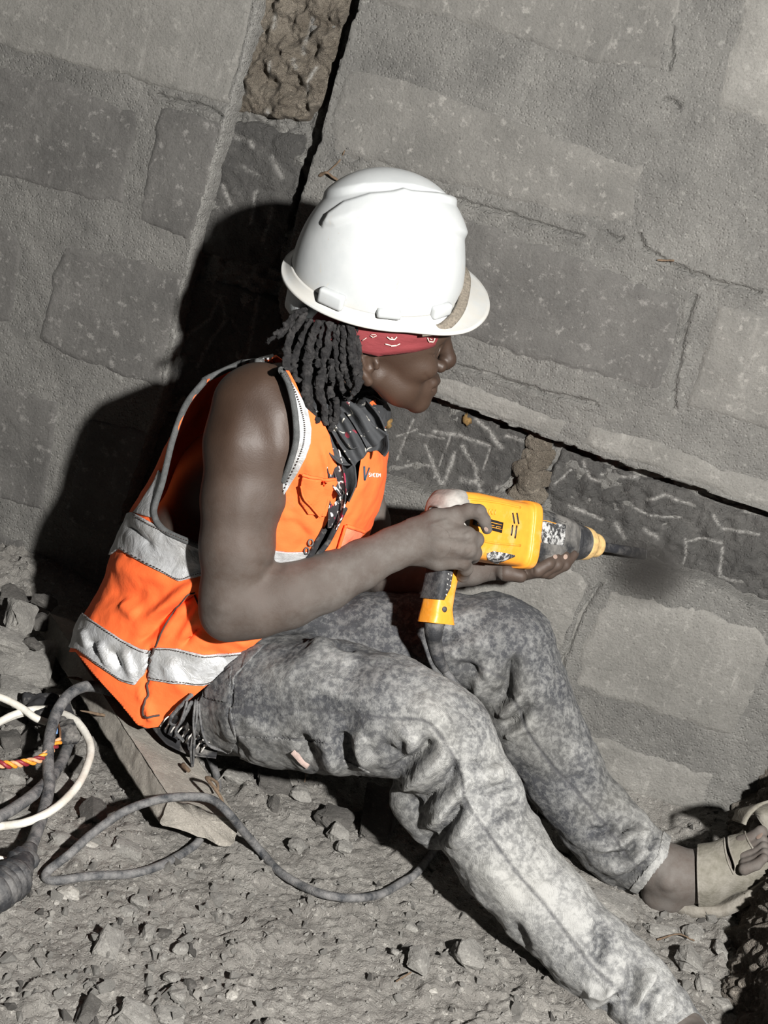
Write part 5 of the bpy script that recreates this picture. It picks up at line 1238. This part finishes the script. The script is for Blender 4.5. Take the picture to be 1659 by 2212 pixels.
# ------------------------------------------------------------------ the rotary hammer
A0 = W(938, 1116, .352); B0 = W(1392, 1197, -.028); AX = nrm(B0-A0); LEN = np.linalg.norm(B0-A0)
HP = W(965, 1150, .335); best = min(np.linspace(.2, .5, 200), key=lambda d_: abs(nrm(W(948, 1335, d_)-HP)@AX-.02))
HZ = nrm(W(948, 1335, best)-HP); HZ = nrm(HZ-AX*(HZ@AX)); TU = -HZ; TS = nrm(np.cross(AX, TU))
if TS@(CAM-A0) < 0: TS = -TS
def tax(px):         # distance along the tool axis whose picture falls at column px
    t = np.linspace(0, LEN, 400); return t[np.argmin([abs(PR(A0+AX*q)[0]-px) for q in t])]
tool = empty('rotary_hammer', A0); tag(tool, 'orange and black rotary hammer drill held against the wall by both hands', 'power tool')
def sect(t, hw, hu_, hd, pw=.45, n=48, sh=0):
    a = np.linspace(0, 2*pi, n, endpoint=False); co, si = np.cos(a), np.sin(a)
    u = np.sign(co)*np.abs(co)**pw*hw; v = np.sign(si)*np.abs(si)**pw; v = np.where(v > 0, v*hu_, v*hd)
    return A0+AX*t+np.outer(u, TS)+np.outer(v+sh, TU)
def body_loft(name, L, mat, pw=.45, parent=tool, fine=1):
    L = np.array(L, float)
    if fine > 1:
        n = len(L)*fine; L = np.array([np.interp(np.linspace(0, len(L)-1, n), np.arange(len(L)), L[:, k]) for k in range(4)]).T
    q = loft([sect(*r, pw) for r in L]); return link(name, q, mat, parent), q
t0, t1, t2, t3, t4, t5 = [tax(p) for p in (948, 1000, 1125, 1222, 1258, 1296)]
ho, housing = body_loft('motor_housing', [(t0+.018, .030, .036, .030), (t0+.024, .036, .042, .040), (t1, .039, .044, .052), ((t1+t2)/2, .040, .043, .054), (t2-.020, .040, .043, .054), (t2-.018, .043, .047, .057), (t2-.002, .043, .047, .057), (t2+.003, .039, .043, .052)], M['orange'], .38, fine=4)
gb, gear = body_loft('gear_casing', [(t2-.004, .038, .040, .048), (t2+.012, .039, .040, .046), ((t2+t3)/2, .037, .037, .042), (t3-.012, .034, .033, .036), (t3+.001, .029, .028, .029)], M['toolblack'], .55, fine=4)
body_loft('rear_cap', [(t0-.012, .012, .014, .012), (t0-.008, .024, .030, .020), (t0+.006, .034, .042, .028), (t0+.022, .037, .045, .030), (t0+.030, .036, .044, .022)], M['white_plastic'] if False else dusty('dusty_grey_cap', (.05, .05, .052), (.42, .40, .37), .95, .6, 18, .0005), .6, fine=3)
body_loft('front_ring', [(t3-.004, .029, .029, .029), (t3+.008, .030, .030, .030), (t3+.010, .028, .028, .028), (t3+.018, .029, .029, .029), (t4-.004, .027, .027, .027)], M['toolrubber'], 1.0, fine=3)
body_loft('chuck_collar', [(t4-.008, .026, .026, .026), (t4-.004, .0275, .0275, .0275), (t4+.010, .0265, .0265, .0265), (t4+.014, .021, .021, .021), (t5-.010, .0195, .0195, .0195), (t5-.002, .013, .013, .013), (t5, .009, .009, .009)], M['collar'], 1.0, fine=3)
n_ = 60; tt = np.linspace(t5-.010, LEN+.004, n_); rad = np.interp(tt, [t5, t5+.02, LEN-.05, LEN-.01, LEN+.004], [.0088, .0078, .0085, .0095, .0088]); fl_ = np.interp(tt, [t5+.01, LEN-.05, LEN], [1, .8, .25])
link('chisel_bit', loft([A0+AX*a+np.outer(np.cos(np.linspace(0, 2*pi, 16, endpoint=False))*r, TU)+np.outer(np.sin(np.linspace(0, 2*pi, 16, endpoint=False))*r*f_, TS) for a, r, f_ in zip(tt, rad, fl_)]), M['steel'], tool)
# pistol handle
def hsec(z, a0, a1, hw, pw=.55, n=40):
    a = np.linspace(0, 2*pi, n, endpoint=False); co, si = np.cos(a), np.sin(a); c_ = (a0+a1)/2; h_ = (a1-a0)/2
    return A0+HZ*z+AX*c_+np.outer(np.sign(co)*np.abs(co)**pw*h_, AX)+np.outer(np.sign(si)*np.abs(si)**pw*hw, TS)
hx = tax(975)-.000; k0 = PR(A0+AX*hx)
hl = np.array([(.010, hx-.026, hx+.030, .026), (.040, hx-.022, hx+.024, .021), (.075, hx-.024, hx+.016, .019), (.105, hx-.027, hx+.011, .019), (.130, hx-.030, hx+.009, .0195), (.142, hx-.032, hx+.012, .021), (.152, hx-.034, hx+.016, .021)])
n = 50; hl = np.array([np.interp(np.linspace(0, 1, n), np.linspace(0, 1, len(hl)), hl[:, k]) for k in range(4)]).T
hq = loft([hsec(*r) for r in hl]); hnd = link('handle', hq, M['orange'], tool)
gl = [(z, np.interp(z, hl[:, 0], hl[:, 1])-.0025, np.interp(z, hl[:, 0], hl[:, 1])+.024-(max(0, z-.10)*.55), np.interp(z, hl[:, 0], hl[:, 3])+.0022) for z in np.linspace(.03, .118, 24)]
gq = loft([hsec(*r) for r in gl]); grip = link('rubber_grip', gq, M['toolrubber'], tool)
gv2 = gq.bvh(); hv = hq.bvh(); ov = housing.bvh(); kv = gear.bvh()
dots = []
for i in range(5):
    for j in range(3):
        c = A0+HZ*(.080+i*.0075+j*.0015)+AX*(hx-.017+j*.0062)+TS*.0225; px_, py_ = PR(c); h_, nn = hit(gv2, px_, py_)
        if h_ is not None: dots.append(box_mesh(h_, nrm(AX+HZ)*.0012, nrm(AX-HZ)*.0007, TS*.0008))
if dots: o = link('grip_dot', join(*dots), simple('pale_dot', (.45, .44, .42), .8), tool); o['kind'] = 'stuff'
c = A0+HZ*.131+AX*(hx-.015)+TS*.0195; link('screw', tube([c-TS*.003, c+TS*.0018], .0042, 16, 3), M['toolrubber'], hnd); link('screw_slot', box_mesh(c+TS*.002, AX*.0026, HZ*.0006, TS*.0006), M['steel'], hnd)
tr = [A0+HZ*.045+AX*(hx+.024), A0+HZ*.062+AX*(hx+.026), A0+HZ*.085+AX*(hx+.020)]; link('trigger', tube(tr, [.006, .008, .006], 14, 20), M['toolrubber'], tool)
# vents, raised lettering, badge and worn labels
def on(bv, pts, off): return trace(bv, pts, off)
ds = []
for (a, b, c_, d_) in ((1107, 1108, 1111, 1131), (1116, 1108, 1120, 1132), (1104, 1134, 1107, 1157), (1112, 1135, 1116, 1163)):
    q = trace(ov, [(a, b), (c_, d_)] if b < 1133 else [(c_, b), (a, d_)], .0006, 5)
    if len(q) > 1: link('vent_slot', ribbon(q, .0026, TS, .0006, 5, 3), M['decal'], ho)
q = trace(ov, [(1022, 1122), (1055, 1132), (1084, 1140)], .0012, 8)
if len(q) > 1: link('badge', ribbon(q, .0155, TS, .0012, 12, 4), M['decal'], ho)
for off_ in (-5, 5):
    q = trace(ov, [(1030, 1126+off_), (1083, 1139+off_)], .0022, 6)
    if len(q) > 1: link('badge_line', ribbon(q, .0010, TS, .0005, 6, 3), M['orange'], ho)
decal_strokes('badge_lettering', letters('C', 1070, 1141, .98, .18, 10, 4, 2)+letters('C', 1058, 1138, .98, .18, 8, 4, 2), M['orange'], ov, ho, .0024, w=1.2)
decal_strokes('raised_lettering', letters('MANI', 1036, 1108, .985, .12, 7, 11, 3), M['orange'], ov, ho, .0010, w=2.0)
lowl = sub_poly(housing, [(1050, 1195), (1068, 1190), (1118, 1200), (1096, 1208), (1072, 1218), (1050, 1206)], .0012, None, .0006)
if len(lowl.f): link('side_sticker', lowl, M['worn'], ho)
wl = sub_poly(gear, [(1167, 1126), (1222, 1133), (1218, 1180), (1170, 1172)], .0012, 0, .0006)
if len(wl.f): link('rating_label', wl, M['worn'], gb)
q = trace(kv, [(1168, 1172), (1167, 1127), (1200, 1131)], .002, 14)
if len(q) > 2: link('label_border', ribbon(q, .0012, TS, .0004, 20, 3), M['orange'], gb)
for pts, w_ in (([(1128, 1098), (1180, 1112), (1222, 1128)], .003), ([(1152, 1195), (1190, 1198)], .0016)):
    q = trace(kv, pts, .0008, 10)
    if len(q) > 2: link('casing_rib', tube(q, w_*.5, 8, 20), M['toolblack'], gb)
for pts in ([(1020, 1160), (1060, 1172), (1124, 1178)], [(1010, 1078), (1070, 1085), (1124, 1096)]):
    q = trace(ov, pts, .0, 12)
    if len(q) > 2: link('moulded_rib', tube(q, .0018, 8, 24), M['orange'], ho)
# strain relief and its cord, down over the far thigh and behind the near knee, out again across the ground to the coils
E_ = A0+HZ*.150+AX*(hx-.012)
sr = [E_-HZ*.006, E_+HZ*.012, W(938, 1385, best+.005), W(948, 1425, best), W(962, 1448, best-.005)]
link('strain_relief', tube(sr, [.0150, .0140, .0115, .0095, .0070], 18, 40), M['toolrubber'], tool)
for k in range(3): c = E_+HZ*(.002+k*.005); link('relief_ring', tube([c, c+HZ*.0025], .0155-k*.0008, 18, 3), M['toolrubber'], tool)
def gz(px, py, lift=.006): 
    P = FL(px, py, .0); P = FL(px, py, float(floor_z(P[0], P[1]))+lift); return P
c1 = [W(955, 1440, best-.003), W(962, 1450, best-.005), W(985, 1480, best-.01), W(1006, 1505, best-.02), W(1030, 1560, .33), W(1020, 1680, .30), gz(960, 1800, .02), gz(905, 1880, .01), gz(870, 1905), gz(820, 1932), gz(760, 1940), gz(700, 1932), gz(650, 1912), gz(600, 1880), gz(560, 1835, .010)]
c1 += [FL(525, 1795, .045), FL(492, 1755, .082), FL(455, 1726, .088), FL(400, 1721, .090), FL(340, 1728, .085), FL(270, 1752, .068), FL(200, 1800, .045), FL(150, 1845, .03), gz(105, 1880, .010), gz(100, 1897), gz(125, 1902), gz(200, 1892), gz(280, 1888), gz(340, 1872), gz(400, 1840), gz(430, 1815, .006), gz(445, 1775, .006), gz(470, 1700, .006), gz(455, 1640, .012), gz(430, 1600, .01)]
link('power_cord', tube(c1, .0060, 14, 520, wob=.03, seed=5), M['cable'], tool)

# ------------------------------------------------------------------ the plank and its nails
zt = .074; PA = FL(370, 1727, zt); PB = FL(521, 1779, zt-.022); PF = FL(108, 1325, zt+.012); along = PF-PA; side = PB-PA; th_ = .040; pdn = nrm(np.cross(side, along)); pdn = pdn*(-1 if pdn[2] > 0 else 1)
nlen, nw = 70, 22; secs = []
for i in range(nlen):
    s = i/(nlen-1); c = PA+along*s; ring = []
    for (u, w_) in [(0, 0), (0.03, .0015), (.5, 0), (.97, .001), (1, -.002), (1.0, -th_*.5), (.99, -th_), (.5, -th_), (.02, -th_), (-.012, -th_*.6), (-.006, -th_*.2)]:
        ring.append(c+side*u-pdn*w_)
    R_ = spline(ring+[ring[0]], 44)[:-1]; secs.append(R_)
secs = np.array(secs); secs[0] += (fbm(secs[0], 60, 3, 3)*.006)[:, None]*nrm(along); secs[-1] += (fbm(secs[-1], 30, 3, 4)*.02)[:, None]*nrm(along)
pk = loft(secs); pk.v += pk.normals()*(fbm(pk.v, 50, 4, 9)*.0016)[:, None]
plank = empty_mesh('plank', Msh(pk.v-PA, pk.f), M['wood'], PA, True); tag(plank, 'dusty pale timber plank with nails sticking out, under the seated man', 'plank')
def pnail(name, pts, r, par=plank): return link(name, tube(pts, r, 8, 24, wob=.3), M['rust'], par)
pnail('bent_nail', [FL(470, 1712, zt-.004), FL(468, 1690, zt+.012), FL(446, 1680, zt+.030), FL(462, 1700, zt+.028), FL(476, 1722, zt+.018), FL(484, 1742, zt+.008)], .0024)
pnail('nail', [FL(186, 1470, zt-.01)+nrm(side)*.01, FL(165, 1466, zt-.008), FL(145, 1463, zt-.006)], [.0026, .0026, .0008])
pnail('nail', [FL(232, 1546, zt-.012)+nrm(side)*.008, FL(205, 1541, zt-.010), FL(173, 1535, zt-.008)], [.0026, .0026, .0008])
link('knot', tube([FL(395, 1652, zt-.001), FL(408, 1665, zt+.001)], [.004, .003], 8, 5), M['rust'], plank)

# ------------------------------------------------------------------ cables at the left
def thing_tube(name, pts, r, mat, label, cat, n=200, wob=.03, seed=1, group=None):
    o = pts[0]; q = tube(pts, r, 12, n, wob=wob, seed=seed); ob = empty_mesh(name, Msh(q.v-o, q.f), mat, o, True); tag(ob, label, cat, group); return ob
cb = thing_tube('extension_cable', [FL(260, 1500, .085), FL(222, 1487, .10), FL(185, 1483, .105), (FL(150, 1500, .10)), FL(122, 1540, .08), FL(106, 1600, .06), FL(104, 1660, .045), FL(106, 1700, .035), FL(92, 1760, .025), FL(72, 1815, .025), FL(56, 1845, .028)], .0085, M['cable'], 'thick dusty black cable arching up from the black socket to the plank', 'cable', 220)
thing_tube('black_cable', [FL(158, 1570, .03), FL(150, 1600, .03), FL(130, 1650, .028), FL(90, 1700, .03), FL(40, 1740, .028), FL(-20, 1775, .024), FL(-60, 1800, .024)], .0085, M['cable'], 'thick black cable crossing behind the arching one towards the left edge', 'cable', 120)
thing_tube('white_cable', [gz(-60, 1790, .02), gz(0, 1785, .02), FL(60, 1775, .03), FL(120, 1745, .035), FL(165, 1700, .04), FL(188, 1655, .045), FL(196, 1620, .05), FL(188, 1590, .055), FL(165, 1558, .06), FL(130, 1540, .055), FL(95, 1535, .05), FL(60, 1538, .045), FL(20, 1550, .04), FL(-30, 1575, .035)], .0058, M['cable_white'], 'white cable making the large loop at the left', 'cable', 200, .03)
thing_tube('white_cable', [FL(104, 1532, .058), FL(70, 1533, .05), FL(35, 1542, .046), FL(5, 1556, .04), FL(-40, 1585, .035)], .0056, M['cable_white'], 'short white cable end with bared cores lying along the loop', 'cable', 100, .03)
thing_tube('white_cable', [FL(-40, 1495, .06), FL(5, 1508, .06), FL(45, 1528, .055), FL(75, 1550, .05), FL(100, 1560, .045)], .0056, M['cable_white'], 'white cable coming in from the left edge above the loop', 'cable', 100, .03)
thing_tube('white_cable', [FL(-40, 1850, .02), FL(0, 1857, .02), FL(18, 1862, .02)], .005, M['cable_white'], 'white cable stub entering the black socket at the left edge', 'cable', 40, .03)
for i, (mt, ph) in enumerate(((simple('orange_wire', (.75, .30, .03), .5), 0), (simple('red_wire', (.22, .02, .03), .5), 2.1), (simple('peach_wire', (.60, .33, .18), .5), 4.2))):
    base_ = spline([FL(-20, 1648, .05), FL(20, 1652, .05), FL(50, 1648, .05), FL(85, 1640, .052), FL(108, 1622, .055), FL(128, 1600, .055)], 120); u = np.linspace(0, 1, 120)
    T_, N_1, B_1 = frames(base_); q = base_+(np.cos(u*26+ph)[:, None]*N_1+np.sin(u*26+ph)[:, None]*B_1)*.0034
    thing_tube('twisted_wire', list(q), .0026, mt, ('orange', 'dark red', 'peach')[i]+' strand of the twisted wires at the left edge', 'wire', 240, 0, i, 'strands of the twisted wires')
for i, (mc, a, b) in enumerate((('blue', (102, 1533), (122, 1545)), ('brown', (124, 1560), (130, 1592)), ('blue', (118, 1565), (122, 1585)))):
    thing_tube('bare_core', [FL(a[0], a[1], .058), FL((a[0]+b[0])/2+2, (a[1]+b[1])/2, .06), FL(b[0], b[1], .055)], .0018, simple(mc+'_core_%d' % i, (.12, .25, .5) if mc == 'blue' else (.12, .06, .03), .5), '%s core of the cable joint, %s' % (mc, ('beside the white cable end', 'between the taped joint and the twisted wires', 'short, below the taped joint')[i]), 'wire', 20, 0)
# taped joint: a crumpled wad of black insulating tape and plastic
jf = Field()
for a, b in (((60, 1515), (110, 1520)), ((110, 1520), (140, 1545)), ((138, 1540), (152, 1575)), ((128, 1580), (150, 1592)), ((80, 1528), (100, 1545))):
    jf.seg(FL(a[0], a[1], .045), .012, FL(b[0], b[1], .045), .014, .008)
jm_ = smooth(jf.mesh(.0028, FL(90, 1550, .04)-.13, FL(110, 1550, .05)+.13), 1); jm_.v += jm_.normals()*(fbm(jm_.v, 70, 3, 3)*.005+np.abs(fbm(jm_.v, 35, 2, 5))*.005)[:, None]; o_ = jm_.v.mean(0)
tag(empty_mesh('taped_joint', Msh(jm_.v-o_, jm_.f), M['black'], o_, True), 'crumpled black tape wrapped round the cable joint', 'tape')
# black socket lying at the left edge
so = FL(50, 1870, .03); sock = empty('cable_socket', so); tag(sock, 'black rubber cable socket lying at the lower left edge', 'socket')
s1, s2, s3 = FL(60, 1845, .03), FL(40, 1885, .03), FL(-10, 1925, .03); dd = nrm(s3-s2); 
link('neck', tube([FL(64, 1832, .03), FL(52, 1858, .03)], [.010, .012], 18, 10, wob=.08), M['toolrubber'], sock)
link('cross_piece', tube([FL(28, 1858, .035), FL(52, 1850, .032), FL(76, 1868, .022)], [.011, .014, .010], 16, 20, wob=.1), M['toolrubber'], sock)
link('collar', tube([FL(50, 1858, .03), FL(42, 1878, .03), FL(34, 1892, .03)], [.015, .018, .019], 24, 12, wob=.05), M['toolrubber'], sock)
for k in range(5):
    c = FL(30-k*11, 1896+k*8, .032); link('shell_ring', tube([c, c+dd*.009], [.027+.001*(k % 2), .025], 30, 4, wob=.03, seed=k), M['toolrubber'], sock)
link('plug_body', tube([FL(36, 1890, .03), FL(10, 1912, .032), FL(-25, 1935, .032)], [.022, .0245, .024], 30, 24, wob=.05), M['toolrubber'], sock)

# ------------------------------------------------------------------ twigs
def twig(pts, r, label): 
    P = [np.array(p) for p in pts]; q = tube(P, r, 8, 30, wob=.4, seed=len(pts)); tag(empty_mesh('twig', Msh(q.v-P[0], q.f), M['rust'], P[0], True), label, 'twig')
twig([W(690, 380, .002), W(705, 373, .012), W(720, 383, .012), W(735, 392, .004)], [.003, .0022, .0015], 'dry twig sticking out of the wall beside the hard hat')
twig([W(697, 378, .004), W(712, 368, .006), W(735, 345, .003), W(746, 322, .001)], .0011, 'hair-thin root hanging on the wall above the hard hat')
twig([gz(658, 1690, .02), gz(660, 1670, .03), gz(657, 1652, .05)], .0009, 'thin straw standing under the thigh')
twig([gz(1420, 2030), gz(1465, 2018, .01), gz(1500, 2032)], .0014, 'thin straw lying on the dirt below the sandal')
twig([gz(856, 2120, .004), gz(888, 2100, .006)], .0012, 'short stalk on the ground beside the split stone')
twig([W(1420, 562, .003), W(1456, 563, .004)], .0016, 'pale straw stuck in the crack of the wall')

# ------------------------------------------------------------------ the sandal on the left foot
SF = Field()
SF.chain([(1455, 1888, .275, 56), (1520, 1885, .27, 53), (1590, 1862, .26, 49), (1650, 1832, .255, 42), (1700, 1800, .25, 36)], .015)
SF.chain([(1440, 1930, .275, 38), (1520, 1918, .27, 34), (1600, 1880, .26, 32), (1680, 1840, .25, 28)], .015)
sf = smooth(SF.mesh(.003, W(1390, 1990, .36)-[.02, .03, .03], W(1740, 1700, .15)+[.02, .02, .03]), 2); x, y = PR(sf.v)
strap1 = [(1507, 1812), (1526, 1800), (1563, 1792), (1566, 1830), (1572, 1860), (1584, 1886), (1588, 1870), (1574, 1830), (1572, 1803), (1598, 1775), (1606, 1782), (1612, 1808), (1626, 1832), (1645, 1852), (1662, 1866), (1760, 1900), (1659, 1905), (1600, 1945), (1560, 1962), (1509, 1965), (1506, 1900)]
sandal = clip(sf, -poly_sd(x, y, strap1)/500); so_ = link('sandal', sandal, M['khaki'], person); so_['label'] = 'dusty khaki strapped sandal'
md = so_.modifiers.new('solid', 'SOLIDIFY'); md.thickness = .004; md.offset = 0
# toe loop of the strap standing up beyond the toes
lp = [W(1598, 1778, .30), W(1612, 1752, .29), W(1640, 1742, .27), W(1668, 1752, .25), W(1690, 1790, .24)]
link('toe_strap', ribbon(lp, .05, nrm(UP*.8-RT*.6), .004, 30, 5), M['khaki'], so_)
sl = [W(1452, 1958, .27), W(1500, 1966, .27), W(1560, 1962, .265), W(1620, 1930, .26), W(1700, 1870, .25)]
sm = ribbon(sl, [.045, .07, .075, .085, .08], nrm(UP*.85-RT*.4), .016, 40, 8); link('sole', sm, M['sole'], so_)
fb = sf.bvh()
for pts in ([(1563, 1795), (1567, 1835), (1573, 1862), (1585, 1888)], [(1585, 1888), (1588, 1870), (1576, 1832), (1573, 1805)], [(1573, 1803), (1600, 1776)], [(1606, 1782), (1613, 1808), (1627, 1833), (1646, 1853)], [(1508, 1814), (1507, 1880), (1510, 1962)], [(1511, 1811), (1528, 1801), (1562, 1793)]):
    q = trace(fb, pts, .002, 16)
    if len(q) > 3: link('strap_edge', tube(q, .0016, 8, 40), M['sole'], so_)

# ------------------------------------------------------------------ dust blown off the chisel point
bm = bmesh.new(); bmesh.ops.create_icosphere(bm, subdivisions=3, radius=.075); me = bpy.data.meshes.new('dust_cloud'); bm.to_mesh(me); bm.free()
dc_ = bpy.data.objects.new('dust_cloud', me); COL.objects.link(dc_); dc_.location = [float(q) for q in W(1415, 1232, .055)]; dc_.scale = (1, .65, .9); tag(dc_, 'puff of grey dust round the chisel point', 'dust', kind='stuff')
dm_ = bpy.data.materials.new('dust'); dm_.use_nodes = True; nt = dm_.node_tree; nt.nodes.remove(nt.nodes['Principled BSDF']); pv = nt.nodes.new('ShaderNodeVolumePrincipled'); pv.inputs['Color'].default_value = (.16, .15, .14, 1)
tcn = nt.nodes.new('ShaderNodeTexCoord'); vl_ = nt.nodes.new('ShaderNodeVectorMath'); vl_.operation = 'LENGTH'; nt.links.new(tcn.outputs['Object'], vl_.inputs[0])
mr = nt.nodes.new('ShaderNodeMapRange'); mr.inputs[1].default_value = .072; mr.inputs[2].default_value = .0; mr.inputs[3].default_value = 0; mr.inputs[4].default_value = 60; nt.links.new(vl_.outputs['Value'], mr.inputs[0])
nz_ = nt.nodes.new('ShaderNodeTexNoise'); nz_.inputs['Scale'].default_value = 28; nt.links.new(tcn.outputs['Object'], nz_.inputs[0]); mu = nt.nodes.new('ShaderNodeMath'); mu.operation = 'MULTIPLY'; nt.links.new(mr.outputs[0], mu.inputs[0]); nt.links.new(nz_.outputs[0], mu.inputs[1])
nt.links.new(mu.outputs[0], pv.inputs['Density']); nt.links.new(pv.outputs[0], nt.nodes['Material Output'].inputs['Volume']); me.materials.append(dm_)
